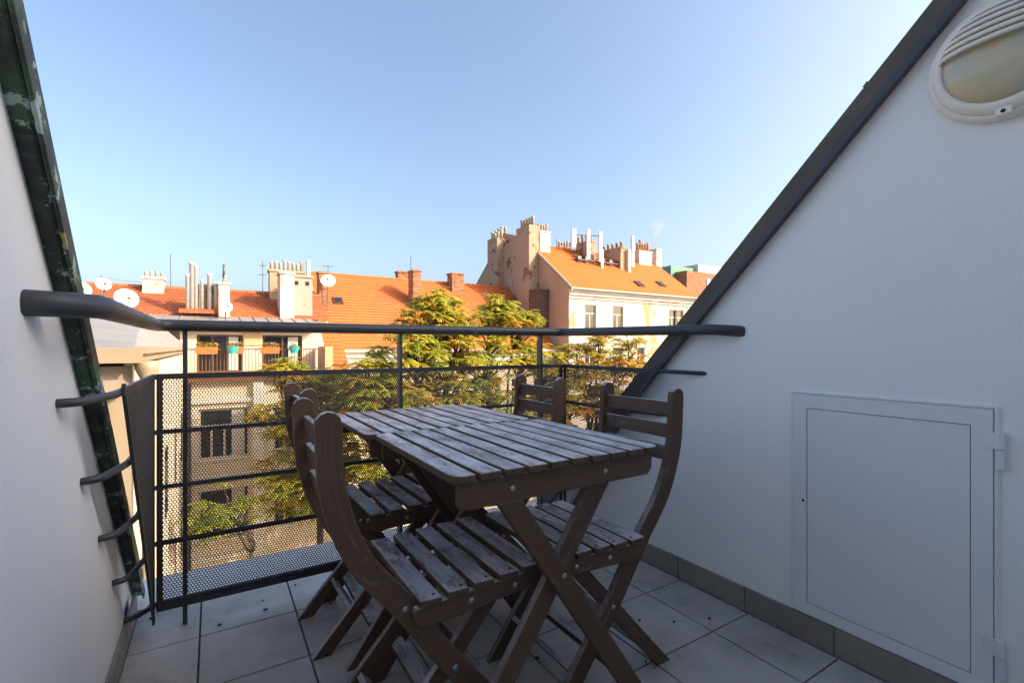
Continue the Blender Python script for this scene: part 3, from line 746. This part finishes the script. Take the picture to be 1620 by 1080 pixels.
# stacks on the gable
chimney(rb, 21.15, 22.09, 31.3, 33.2, 1.5, 10.65, M['stack'], 5, 'potpale', .75, .15, cap=False)
chimney(rb, 21.0, 22.09, 29.9, 31.0, 1.5, 5.4, M['oldbrick'])
chimney(rb, 20.9, 22.085, 35.9, 37.6, 2.0, 10.45, M['stack'], 3, 'potpale', .8, .15, cap=False)
chimney(rb, 21.5, 22.087, 33.2, 35.9, 2.0, 9.9, M['stack'], 0, cap=False)
chimney(rb, 22.12, 22.9, 36.9, 39.8, 8.0, 11.1, M['stack'], 5, 'potpale', .85, .15, cap=False)
chimney(rb, 22.42, 23.45, 31.6, 32.3, 8.0, 10.4, M['stack_white'], 4, 'potpale', .7, .12)
# chimneys along the ridge
chimney(rb, 26.0, 27.6, 33.6, 34.3, 8.0, 9.9, M['stack'], 5, 'potpale', .55, .12)
chimney(rb, 27.05, 27.75, 30.9, 33.0, 7.6, 10.0, M['stack'], 4, 'pot', .6, .13)
chimney(rb, 30.1, 30.75, 30.3, 33.0, 7.1, 9.7, M['stack'], 5, 'pot', .55, .13)
chimney(rb, 33.8, 35.5, 31.6, 32.4, 8.2, 10.0, M['stack_white'], 5, 'pot', .95, .15)
chimney(rb, 36.25, 36.95, 31.7, 32.5, 8.0, 10.45, M['stack_white'], 0)
chimney(rb, 27.75, 28.02, 30.2, 30.5, 7.0, 9.2, M['stack_white'], 0, cap=False)
chimney(rb, 30.76, 31.05, 30.0, 30.4, 6.9, 9.5, M['stack_white'], 0, cap=False)
for (xa, ya) in ((995, 449), (1050, 451)):
    pass
for (a, b, s, e_) in ((29.9, 30.6, 1.1, 1.9), (32.9, 33.6, 1.5, 2.3)): skylight(rb, a, b, s, e_, RL, RH)
def roofz(y): return RL[1]+(y-RL[0])*(RH[1]-RL[1])/(RH[0]-RL[0])
def cell(x, y, z0, z1, lab, r=.16):
    t = thing('cell_antenna', (x, y, roofz(y)), lab, 'antenna', 'cell antennas on the orange roof')
    m = MB(); m.tube([(x, y+.12, roofz(y)-.1), (x, y+.12, z1-.1)], .045, 8); m.build('pole', M['mast'], t, world=True)
    m = MB(); m.box(x-r, x+r, y-.14, y+.06, z0, z1); m.build('panel', M['antenna'], t, world=True, bevel=.03)
    m = MB(); m.box(x-.06, x+.06, y+.055, y+.17, z0+.3, z0+.42); m.box(x-.061, x+.061, y+.055, y+.17, z1-.5, z1-.38); m.build('bracket', M['mast'], t, world=True)
cell(26.1, 31.9, 9.2, 11.05, 'broad white panel antenna standing behind two slimmer ones', .24)
cell(26.7, 30.7, 8.3, 10.85, 'slim white panel antenna on the orange roof left of the brown chimney', .16)
cell(27.65, 30.25, 8.1, 10.65, 'slim white panel antenna in front of the brown chimney', .16)
cell(31.35, 30.15, 8.0, 10.75, 'slim white panel antenna beside the white post chimney', .14)
t = thing('steel_gantry', (27.2, 30.7, roofz(30.7)), 'dark steel support frame across the orange roof between the antennas', 'steel frame')
m = MB(); zz = roofz(30.6)+.35
m.tube([(25.6, 31.2, zz+.35), (30.6, 31.2, zz+.35)], .07, 6); m.build('beam', M['mast'], t, world=True)
m = MB(); m.tube([(25.6, 30.5, zz-.1), (30.6, 30.5, zz-.1)], .07, 6); m.build('beam', M['mast'], t, world=True)
m = MB(); m.tube([(26.1, 31.75, 10.5), (27.6, 30.4, 10.35)], .03, 6); m.build('beam', M['mast'], t, world=True)
for x in (25.7, 26.5, 28.3, 29.2, 30.2):
    m = MB(); m.box(x-.18, x+.18, 30.55, 30.95, zz-.25, zz+.22); m.build('cabinet', M['mast'], t, world=True)
# old brick haunch with plant at the foot of the gable
m = MB(); m.prism([(28.8, .9), (35, 5.9), (35, 6.5), (33.4, 5.4), (28.8, 1.5)], 'x', RX0-.06, RX0-.003); m.build('flashing', M['greyrender'], rb, world=True)

# ---- teal and brick house far right
tb_ = thing('modern_house', (63, 50, GZ), 'far house with green clad top floor, pale mint block and brick wall', 'house')
m = MB(); m.box(56.5, 63.2, 44, 56, GZ, 11.7); m.build('brick_wall', M['brick'], tb_, world=True)
m = MB(); m.box(55.6, 61.5, 46, 56, GZ, 12.6); m.build('green_block', M['green_sheet'], tb_, world=True)
m = MB(); m.box(61.0, 76.0, 45.5, 56, GZ, 13.2); m.build('mint_block', M['mint'], tb_, world=True)
m = MB(); m.box(66, 72, 47, 52, 13.2, 13.6); m.build('roof_deck', M['mast'], tb_, world=True)
m = MB(); m.box(60.9, 61.7, 43.9, 43.99, 8.6, 10.9); m.build('window', M['cornice'], tb_, world=True)
for k in range(4):
    m = MB(); m.box(63.6+k*2.6, 65.2+k*2.6, 45.42, 45.52, 9.0, 11.2); m.build('window', M['glass'], tb_, world=True)

# ---- left building with roof terrace
LY = 23.0
lb = thing('terrace_house', (0, 26, GZ), 'cream house with grey metal roof, planted balcony and old orange tiles', 'house', 'houses across the courtyard')
X0l, X1l = -.75, 5.3
opens = []
for zt in (-2.6, -5.9, -9.2, -12.5):
    opens.append((-.52, 1.30, zt-1.0, zt+1.05))
    for k in range(2): opens.append((2.2+k*1.5, 3.1+k*1.5, zt-.9, zt+.95))
m = MB(); facade(m, X0l, X1l, GZ, -.35, LY, opens); m.quad((X1l, LY, GZ), (X1l, LY+6, GZ), (X1l, LY+6, -.35), (X1l, LY, -.35)); m.build('wall', M['fac_cream'], lb, world=True, fix=False)
for o in opens: window(lb, *o, LY, 'white', .12, 4 if o[1] < 2 else 2, True, True, o[1] < 2)
for z in (-1.2, -4.3, -7.6, -10.9): m = MB(); m.box(X0l, 1.9, LY-.14, LY-.004, z-.1, z+.08); m.build('string_course', M['cornice'], lb, world=True)
m = MB(); m.box(1.42, 1.82, LY-.22, LY-.145, GZ, -.42); m.box(1.42, 1.82, LY-.1449, LY-.003, GZ, -.42); m.build('pilaster', M['cornice'], lb, world=True)
m = MB(); m.box(X0l-.3, X1l+.05, LY-.35, LY+1.6, -.40, -.14); m.build('balcony_slab', M['railbrown'], lb, world=True)
op2 = []
def lw(xa, xb, ya, Y): p, q = at(xa, ya, Y), at(xb, ya, Y); return p.x, q.x, p.z
YS = 24.5
a, b, zt = lw(311, 384, 529, YS); op2.append((a, b, -.13, zt)); A1 = (a, b)
a, b, zt = lw(415, 478, 530, YS); op2.append((a, b, -.13, zt))
m = MB(); facade(m, -1.2, 4.15, -.14, 1.93, YS, op2); m.quad((4.15, YS, -.14), (4.15, 28, -.14), (4.15, 28, 1.93), (4.15, YS, 1.93)); m.build('upper_wall', M['fac_cream'], lb, world=True, fix=False)
a = lw(384, 384, 529, YS)[0]; b = lw(415, 415, 529, YS)[0]
m = MB(); m.box(a+.05, b-.05, YS-.05, YS-.003, 1.05, 1.90); m.build('peach_panel', M['fac_peach'], lb, world=True)
for i, o in enumerate(op2): window(lb, *o, YS, 'brown', .10, 3 if i == 0 else 2, False, False, True)
m = MB(); m.prism([(23.95, 1.88), (27.2, 2.40), (27.2, 2.48), (23.95, 1.96)], 'x', -2.6, 4.35)
for k in range(12): x = -2.4+k*.58; m.prism([(23.97, 1.961), (27.2, 2.481), (27.2, 2.52), (23.97, 2.0)], 'x', x, x+.03)
m.build('metal_roof', M['roofsheet'], lb, world=True)
m = MB(); m.box(-2.6, 4.35, 23.86, 23.949, 1.82, 1.95); m.build('gutter', M['beige'], lb, world=True)
m = MB(); tile_roof(m, -16, 5.3, (27.0, 2.42), (30.0, 3.92), .30, .05); m.add([(-16, 30, 3.92), (5.3, 30, 3.92), (5.3, 34, 1.5), (-16, 34, 1.5)], [(0,1,2,3)]); m.build('roof', M['roof3'], lb, world=True, fix=False)
m = MB(); m.tube([(-16, 30, 3.94), (5.3, 30, 3.94)], .14, 8); m.build('ridge', M['roof3'], lb, world=True)
m = MB(); m.box(-16, 5.25, 27.15, 33.5, GZ, 2.38); m.build('rear_wall', M['fac_cream'], lb, world=True)
# balcony railing
m = MB(); a, b = -1.0, 4.25; m.box(a, b, LY-.30, LY-.26, .86, .91); m.box(a, b, LY-.30, LY-.26, -.06, -.02)
k = a
while k < b: m.box(k-.011, k+.011, LY-.291, LY-.269, -.14, .86); k += .125
br_ = m.build('balcony_railing', M['railbrown'], lb, world=True); br_['kind'] = 'stuff'
m = MB(); m.box(4.26, 4.6, LY-.32, LY+1.5, -.4, 1.0); m.build('balcony_pier', M['fac_peach'], lb, world=True)
m = MB(); tile_roof(m, 4.6, 5.5, (23.4, -.1), (26.0, 2.2), .28, .05); m.build('side_roof', M['roof'], lb, world=True, fix=False)
# chimneys and flues
chimney(lb, 2.9, 3.55, 27.0, 28.2, 2.4, 4.85, M['stack_white'], 0)
c_ = chimney(lb, 3.56, 4.5, 27.4, 28.3, 2.3, 4.78, M['greyrender'], 0)  # this block's colour is set darker and greyer than the block beside it
for x in (3.72, 4.25): m = MB(); m.box(x-.09, x+.09, 27.385, 27.399, 4.25, 4.45); m.build('vent_hole', M['dark'], c_, world=True)
chimney(lb, 2.62, 4.4, 29.3, 30.0, 3.4, 5.25, M['stack'], 8, 'potpale', .55, .09)
m = MB(); m.tube([(4.62, 29.5, 3.6), (4.62, 29.5, 5.95)], .12, 10); m.build('flue', M['steel'], lb, True, world=True)
chimney(lb, .22, .66, 26.4, 26.9, 2.4, 4.05, M['stack_white'], 1, 'potpale', .45, .09)
m = MB(); m.tube([(.42, 26.6, 4.3), (.42, 26.6, 4.9)], .05, 8); m.build('flue', M['mast'], lb, True, world=True)
fb = MB(); fb.box(-1.35, .2, 26.6, 27.1, 2.55, 2.75); fb.build('flue_base', M['roof3'], lb, world=True)
fs_ = MB(); fs_.box(-.75, .05, 27.0, 27.25, 2.75, 3.95); fs_.build('flue_wall', M['stack'], lb, world=True)
for (x, zt, r) in ((-1.02, 4.35, .085), (-.86, 4.92, .10), (-.70, 4.82, .085), (-.46, 4.15, .07), (-.16, 4.45, .09), (.10, 4.05, .085)):
    m = MB(); m.tube([(x, 26.8, 2.7), (x, 26.8, zt-.12), (x, 26.8, zt-.11), (x, 26.8, zt)], [r, r, r*1.2, r*1.2], 12); m.build('flue', M['steel'], lb, True, world=True)
chimney(lb, -2.95, -2.1, 29.4, 30.1, 3.4, 4.45, M['stack_white'], 4, 'potpale', .3, .07)
# flower boxes on the balcony rail
def flower(x, w, mat, name, lab, cols, n=60, oval=False, seed=1):
    y = LY-.28; t = thing(name, (x, y, .91), lab, 'flower box' if not oval else 'flower pot', 'planters on the balcony railing')
    m = MB()
    if oval: m.lathe([(.001, .0), (.14, .0), (.22, .26), (.24, .30), (.21, .29), (.19, .2)], 16, Matrix.Translation((x, y-.25, .72)))
    else: m.add([(x-w/2+.03, y-.28, .70), (x+w/2-.03, y-.28, .70), (x+w/2-.03, y-.06, .70), (x-w/2+.03, y-.06, .70), (x-w/2, y-.32, .98), (x+w/2, y-.32, .98), (x+w/2, y-.03, .98), (x-w/2, y-.03, .98)], [(3,2,1,0), (4,5,6,7), (0,1,5,4), (1,2,6,5), (2,3,7,6), (3,0,4,7)])
    m.build('planter', mat, t, world=True)
    leafy('flowers', t, [(x, y-.18, 1.06)], n, (w/2 if not oval else .2, .13, .13), .05, cols, seed)
def leafy(name, parent, cents, n, spread, size, cols, seed, world=True):
    r = np.random.default_rng(seed); V = []; C = []
    for c in cents:
        p = r.normal(size=(n, 3)); p /= np.linalg.norm(p, axis=1)[:, None]; p *= (r.random((n, 1))**.4); P = np.array(c)+p*np.array(spread)
        d = r.normal(size=(n, 3)); d /= np.linalg.norm(d, axis=1)[:, None]; e = np.cross(d, r.normal(size=(n, 3))); e /= np.linalg.norm(e, axis=1)[:, None]
        s = size*r.uniform(.6, 1.4, (n, 1))
        V.append(np.stack([P-d*s, P+e*s*.5, P+d*s, P-e*s*.5], 1)); C.append(np.array(cols)[r.integers(len(cols), size=n)]*r.uniform(.8, 1.2, (n, 1)))
    return leaf_mesh(name, np.concatenate(V), np.concatenate(C), parent, world)
def leaf_mesh(name, V, C, parent, world=True):
    n = len(V); co = V.reshape(-1, 3)
    if world: co = co-np.array(parent.location)
    me = bpy.data.meshes.new(name); me.vertices.add(4*n); me.vertices.foreach_set('co', co.astype(np.float32).ravel())
    me.loops.add(4*n); me.loops.foreach_set('vertex_index', np.arange(4*n, dtype=np.int32)); me.polygons.add(n); me.polygons.foreach_set('loop_start', np.arange(n, dtype=np.int32)*4)
    me.update(calc_edges=True)
    at_ = me.attributes.new('tint', 'FLOAT_COLOR', 'POINT'); at_.data.foreach_set('color', np.concatenate([np.repeat(C, 4, 0), np.ones((4*n, 1))], 1).astype(np.float32).ravel())
    me.materials.append(M['leaf']); return link(name, me, parent)
yel, grn, org = (.60, .36, .02), (.10, .16, .03), (.55, .16, .03)
px = lambda x: at(x, 556, LY-.45).x
flower(px(327), .78, M['planter'], 'flower_box', 'long terracotta box of yellow flowers on the balcony railing', [yel, yel, grn], 160, False, 1)
flower(px(368), .4, M['turquoise'], 'flower_pot', 'small green pot between terracotta boxes on the balcony railing', [grn, org], 60, True, 2)
flower(px(379), .32, M['planter'], 'flower_box', 'short terracotta box of yellow flowers beside the green pot', [yel, grn], 70, False, 3)
flower(px(427), .75, M['planter'], 'flower_box', 'terracotta box of bushy pinkish orange flowers on the balcony railing', [org, (.5, .3, .15), grn], 220, False, 4)
flower(px(465), .4, M['turquoise'], 'flower_pot', 'bright turquoise bowl with an orange plant on the balcony railing', [org, yel, grn], 60, True, 5)
# satellite dishes, masts
def dish(p, r, face, lab, zfoot):
    t = thing('satellite_dish', (p[0], p[1]+.25, zfoot), lab, 'satellite dish', 'satellite dishes on the roofs')
    q = Vector(face).normalized().to_track_quat('Z', 'Y').to_matrix().to_4x4(); Mx = Matrix.Translation(p) @ q
    m = MB(); m.lathe([(.001, 0)]+[(r*k/6, .22*r*(k/6)**2) for k in range(1, 7)]+[(r*1.01, .22*r-.02)]+[(r*k/6, .22*r*(k/6)**2-.025) for k in range(6, 0, -1)], 24, Mx); d_ = m.build('reflector', M['dish'], t, True, world=True)
    m = MB(); a = Mx @ Vector((0, -r, .2*r)); b = Mx @ Vector((0, -.25*r, r*.95)); m.tube([a, b], .015, 6); m.boxM(Matrix.Translation(b) @ q, .09, .09, .12); m.build('feed_arm', M['mast'], t, world=True)
    m = MB(); c = Mx @ Vector((0, 0, -.02)); m.tube([c, (p[0], p[1]+.25, p[2]), (p[0], p[1]+.25, zfoot)], .028, 8); m.build('mast', M['mast'], t, world=True)
SF = (.35, -.85, .35)
dish(at(127, 459, 24), .33, SF, 'white satellite dish right beside the mossy verge flashing', 2.0)
dish(at(163, 450, 27), .29, SF, 'small white satellite dish above the roof ridge line', 2.6)
dish(at(199, 473, 21.5), .36, SF, 'large white satellite dish with a rusty stain over the metal roof', 1.6)
dish(at(357, 485, 25.6), .28, SF, 'white satellite dish at the foot of the white chimney', 2.35)
dish(at(519, 445, 31.4), .45, (-.2, -.8, .4), 'grey satellite dish beside the brick chimney on the long orange roof', 3.3)
def mast(x, ytop, Y, zfoot, lab, elems=()):
    p = at(x, ytop, Y); t = thing('antenna_mast', (p.x, Y, zfoot), lab, 'antenna', 'antenna masts on the roofs')
    m = MB(); m.tube([(p.x, Y, zfoot), (p.x, Y, p.z)], .022, 6); m.build('pole', M['mast'], t, world=True)
    for (dz, w) in elems:
        m = MB(); z = p.z-dz; m.tube([(p.x-w, Y, z), (p.x+w, Y, z)], .014, 5)
        for k in range(4): xx = p.x-w+2*w*(k+.5)/4; m.tube([(xx, Y-.12, z+.02), (xx, Y+.12, z+.02)], .01, 4)
        m.build('dipole', M['mast'], t, world=True)
mast(270, 402, 29.5, 3.7, 'plain tall antenna mast beside the small white chimney')
mast(415.5, 413, 29.2, 3.5, 'antenna mast with cross elements on the old orange tiles', ((.25, .16), (.75, .2)))
mast(160, 436, 28.5, 3.2, 'short antenna pole behind the small satellite dish')
mast(650, 405, 34.2, 5.3, 'thin antenna rod behind the tallest brick chimney')
mast(880, 378, 32.0, 8.9, 'thin rod antenna beside the white chimney on the bright roof')
mast(519, 420, 32.2, 3.6, 'television antenna over the grey dish', ((.05, .35),))

# ---- near left wing: metal roof, box gutter, hopper
nw = thing('neighbour_wing', (-4, 14, GZ), 'neighbouring wing with grey sheet roof and beige box gutter past the verge', 'building', None)
WX, WY0, WY1 = -.86, 8.3, 22.6
m = MB(); m.box(-8, WX-.12, WY0+.35, WY1, GZ, .72); m.build('wall', M['fac_cream'], nw, world=True)
m = MB(); m.box(-8, WX-.121, WY0+.28, WY0+.349, GZ, .72); m.build('end_wall', M['beigewall'], nw, world=True)
m = MB(); m.add([(-8, WY0+.12, .97), (WX-.08, WY0+.12, .97), (WX-.02, WY1, 1.0), (-2.0, WY1-2, 2.15), (-2.6, WY0+3.2, 1.42), (-8, WY0+3.2, 1.42), (-8, WY1-2, 2.15)], [(0,1,4,5), (1,2,3,4), (5,4,3,6)])
o = m.build('metal_roof', M['roofsheet'], nw, world=True, fix=False)
m = MB(); m.add([(-8, WY0+.12, .96), (WX-.08, WY0+.12, .96), (WX-.02, WY1, .985), (-8, WY1, .985)], [(3,2,1,0)]); m.build('soffit', M['beige'], nw, world=True, fix=False)
m = MB(); m.prism([(WY0, .80), (WY0+.16, .80), (WY0+.16, .985), (WY0+.14, .985), (WY0+.14, .82), (WY0+.02, .82), (WY0+.02, .97), (WY0, .97)], 'x', -8, WX+.02); m.box(-8, WX+.035, WY0-.02, WY0-.001, .775, .815); m.build('box_gutter', M['beige'], nw, world=True)
m = MB(); m.prism([(WX-.08, .90), (WX+.06, .90), (WX+.06, 1.0), (WX-.08, 1.0)], 'y', WY0+.161, WY1); m.build('side_gutter', M['beige'], nw, world=True)
m = MB(); m.prism([(WX-.22, .72), (WX-.02, .78), (WX-.02, .90), (WX-.22, .90)], 'y', WY0+.36, WY1-.1); m.build('eaves_board', M['beige'], nw, world=True)
m = MB(); m.lathe([(.075, .40), (.085, .55), (.145, .68), (.15, .80), (.14, .80)], 20, Matrix.Translation((WX+.06, WY0+.22, 0))); m.tube([(WX+.06, WY0+.22, .42), (WX+.06, WY0+.22, GZ)], .06, 10); m.build('rain_hopper', M['beige'], nw, True, world=True)
m = MB(); m.prism([(-8, -3.6), (WX+.02, .50), (WX+.02, .56), (-8, -3.5)], 'y', WY0-.9, WY0+.27); m.build('sloped_flashing', M['cornice'], nw, world=True)
for k in range(4):
    for z in (-2.2, -5.5, -8.8, -12):
        m = MB(); y = WY0+2+k*3.2; m.box(WX-.14, WX-.09, y, y+1.0, z-.9, z+.9); wd = m.build('window', M['whitewood'], nw, world=True)
        m = MB(); m.box(WX-.092, WX-.085, y+.1, y+.46, z-.8, z+.8); m.build('pane', M['glass'], wd, world=True)
        m = MB(); m.box(WX-.092, WX-.085, y+.54, y+.9, z-.8, z+.8); m.build('pane', M['glass'], wd, world=True)
# ---- courtyard sheds
sh = thing('courtyard_shed', (3.4, 15, GZ), 'low shed with pinkish brown flat roof down in the courtyard', 'shed')
m = MB(); m.box(.5, 5.2, 12, 18, GZ, GZ+3); m.build('wall', M['fac_peach'], sh, world=True)
m = MB(); m.box(.3, 5.4, 11.8, 18.2, GZ+3, GZ+3.25); m.build('roof', M['fac_tan'], sh, world=True)

# ================================================================== TREES
def tree(name, base, blobs, nros, lab, cat_seed, cols, frond=.50, tr=1.0):
    rg = np.random.default_rng(cat_seed); t = thing(name, base, lab, 'tree', 'courtyard trees')
    bx = np.array(base); blobs = [(np.array(c, float), r) for c, r in blobs]
    cen_ = sum(c for c, r in blobs)/len(blobs)
    fork = np.array([bx[0]*.6+cen_[0]*.4, bx[1]*.6+cen_[1]*.4, min(c[2]-r for c, r in blobs)-.5])
    m = MB()
    m.tube([bx, bx*.7+fork*.3+rg.normal(size=3)*.08, bx*.35+fork*.65+rg.normal(size=3)*.08, fork], [.20*tr, .17*tr, .14*tr, .12*tr], 9)
    tips = []
    for c, r in blobs:
        mid = fork*.5+c*.5+np.array([*rg.normal(size=2)*.4, -.1*abs(c[2]-fork[2])+.3]); q = fork*.2+c*.8+np.array([*rg.normal(size=2)*.2, -.3])
        pts = [fork, fork*.75+mid*.25+rg.normal(size=3)*.08, mid, q, c]
        m.tube([Vector(p) for p in smooth_path(pts, 1.0, 3)], list(np.linspace(.10*tr, .026*tr, len(smooth_path(pts, 1.0, 3)))), 6)
        for k in range(max(4, int(nros*.02))):
            d = rg.normal(size=3); d[2] = abs(d[2])*.7; d /= np.linalg.norm(d); e = c+d*r*.9
            s0 = q*.6+c*.4; mm = s0*.5+e*.5+rg.normal(size=3)*.12; m.tube([s0, mm, e], [.035, .022, .010], 5); tips.append((e, d))
    m.build('trunk', M['bark'], t, True, world=True)
    # rosettes of drooping pinnate leaves
    vol = np.array([r**2.4 for c, r in blobs]); vol /= vol.sum(); V = []; C = []
    for k in range(nros):
        i = rg.choice(len(blobs), p=vol); c, r = blobs[i]
        if k < len(tips): P, ax = tips[k]
        else:
            d = rg.normal(size=3); d /= np.linalg.norm(d); P = c+d*r*np.array([1, 1, .9])*(rg.random()**.45)*1.0; ax = d
        ax = ax*.5+np.array([0, 0, .8]); ax /= np.linalg.norm(ax)
        ros_col = np.array(cols[rg.integers(len(cols))]); nf = rg.integers(8, 13)
        for f in range(nf):
            a = 2*math.pi*(f+rg.random()*.7)/nf; out = np.array([math.cos(a), math.sin(a), 0]); el = rg.uniform(-.1, .7)
            L = frond*rg.uniform(.6, 1.15); npr = 7; fc_ = ros_col*rg.uniform(.75, 1.3)*np.array([rg.uniform(.85, 1.2), 1, 1])
            s = np.linspace(.18, 1, npr); dirx = out*math.cos(el)+ax*math.sin(el)
            pos = P+L*(s[:, None]*dirx+np.outer(-.42*s*s, [0, 0, 1]))
            tan = dirx+np.outer(-.84*s, [0, 0, 1]); tan /= np.linalg.norm(tan, axis=1)[:, None]
            side = np.cross(tan, [0, 0, 1.]); side /= np.linalg.norm(side, axis=1)[:, None]+1e-6
            for sg in (-1, 1):
                ld_ = side*sg*.85+tan*.45+np.array([0, 0, -.25]); ld_ /= np.linalg.norm(ld_, axis=1)[:, None]
                ll = (.15*frond/.5)*(1-.45*s)[:, None]*rg.uniform(.8, 1.2, (npr, 1)); wv = tan*(.042*frond/.5)
                tip = pos+ld_*ll; mid = pos+ld_*ll*.45
                V.append(np.stack([pos, mid+wv, tip, mid-wv], 1)); C.append(np.tile(fc_, (npr, 1))*rg.uniform(.85, 1.15, (npr, 1)))
    leaf_mesh('crown', np.concatenate(V), np.concatenate(C), t)
yg = [(.50, .45, .04), (.44, .44, .05), (.38, .41, .05), (.30, .37, .05), (.55, .45, .05), (.36, .40, .05), (.57, .36, .05)]
og = [(.58, .37, .04), (.60, .31, .04), (.48, .38, .04), (.36, .35, .045), (.32, .33, .045)]
A = lambda x, y, Y, r: (at(x, y, Y), r)
tree('deciduous_tree', (9.2, 17.5, GZ), [A(692, 492, 16.5, .85), A(672, 520, 16.5, 1.0), A(715, 525, 17, 1.1), A(787, 488, 17.5, .65), A(782, 520, 17, 1.0), A(822, 512, 17.2, .7), A(640, 570, 16, 1.2), A(700, 575, 16.5, 1.4), A(765, 570, 17, 1.4), A(830, 565, 17.5, 1.0),
     A(590, 604, 16, .9), A(868, 585, 17.5, .9), A(600, 640, 16, 1.3), A(680, 650, 16, 1.7), A(770, 650, 17, 1.6), A(640, 740, 16, 1.6), A(740, 750, 17, 1.6)], 960, 'tall yellow green tree with drooping feathery leaves in front of the orange roof', 11, yg)
tree('deciduous_tree', (14.6, 17.2, GZ), [A(950, 548, 17, .75), A(912, 560, 17.5, .8), A(995, 545, 17, .7), A(975, 580, 17, 1.0), A(925, 600, 17, 1.1), A(1010, 580, 17, .7), A(880, 640, 17, 1.5), A(960, 650, 17, 1.5)], 330, 'yellow orange tree reaching up beside the cream facade with flaking render', 12, og)
tree('deciduous_tree', (3.6, 19.5, GZ), [A(440, 585, 19.5, .55), A(480, 610, 19, .9), A(530, 610, 19, 1.0), A(450, 660, 18.5, 1.1), A(510, 680, 18, 1.5), A(470, 760, 18, 1.4), A(545, 760, 18, 1.3), A(560, 640, 18, 1.2)], 420, 'sparse golden tree below the planted balcony', 13, og+yg)
tree('small_tree', (1.4, 15.5, GZ), [A(345, 805, 15.2, .8), A(330, 820, 15, .6), A(372, 815, 15.4, .6)], 34, 'small yellow green tree low in the courtyard by the cream facade', 14, [(.30, .33, .04), (.22, .28, .04)], .34, .4)

# a wire between two masts and a faint puff of chimney steam
wa, wb_ = at(160, 438, 28.5), at(270, 446, 29.5)
m = MB(); m.tube([wa*(1-k/8)+wb_*(k/8)-Vector((0, 0, .12*4*(k/8)*(1-k/8))) for k in range(9)], .008, 5); prop(m.build('aerial_wire', M['mast']), 'thin aerial wire strung between two antenna masts', 'wire')
def steam():
    k = NT('steam'); k.t.nodes.remove(k.b); vo = k.n('ShaderNodeVolumePrincipled'); co = k.coord('Object', (1, 1, 1)); f = k.noise(co, 1.6, 4)
    tc = k.n('ShaderNodeTexCoord'); gr = k.n('ShaderNodeTexGradient', gradient_type='SPHERICAL'); mp = k.n('ShaderNodeMapping'); mp.inputs['Scale'].default_value = (1.25, 1.25, .75)
    k.l(tc.outputs['Object'], mp.inputs[0]); k.l(mp.outputs[0], gr.inputs[0]); r = k.ramp(f, [(.42, 0.), (.7, 1.)])
    mu = k.n('ShaderNodeMath', operation='MULTIPLY'); k.l(r, mu.inputs[0]); k.l(gr.outputs['Fac'], mu.inputs[1]); mv = k.n('ShaderNodeMath', operation='MULTIPLY'); mv.inputs[1].default_value = 1.6
    k.l(mu.outputs[0], mv.inputs[0]); k.l(mv.outputs[0], vo.inputs['Density']); vo.inputs['Color'].default_value = (.95, .95, .95, 1); k.l(vo.outputs[0], k.out.inputs['Volume']); return k.m
m = MB(); m.lathe([(.02, -1.3), (.35, -1.0), (.6, -.4), (.75, .2), (.7, .8), (.4, 1.2), (.02, 1.3)], 14)
o = m.build('steam', steam()); o.location = (36.75, 32.1, 12.6); prop(o, 'faint white steam rising above the last chimney', None, None, 'stuff')
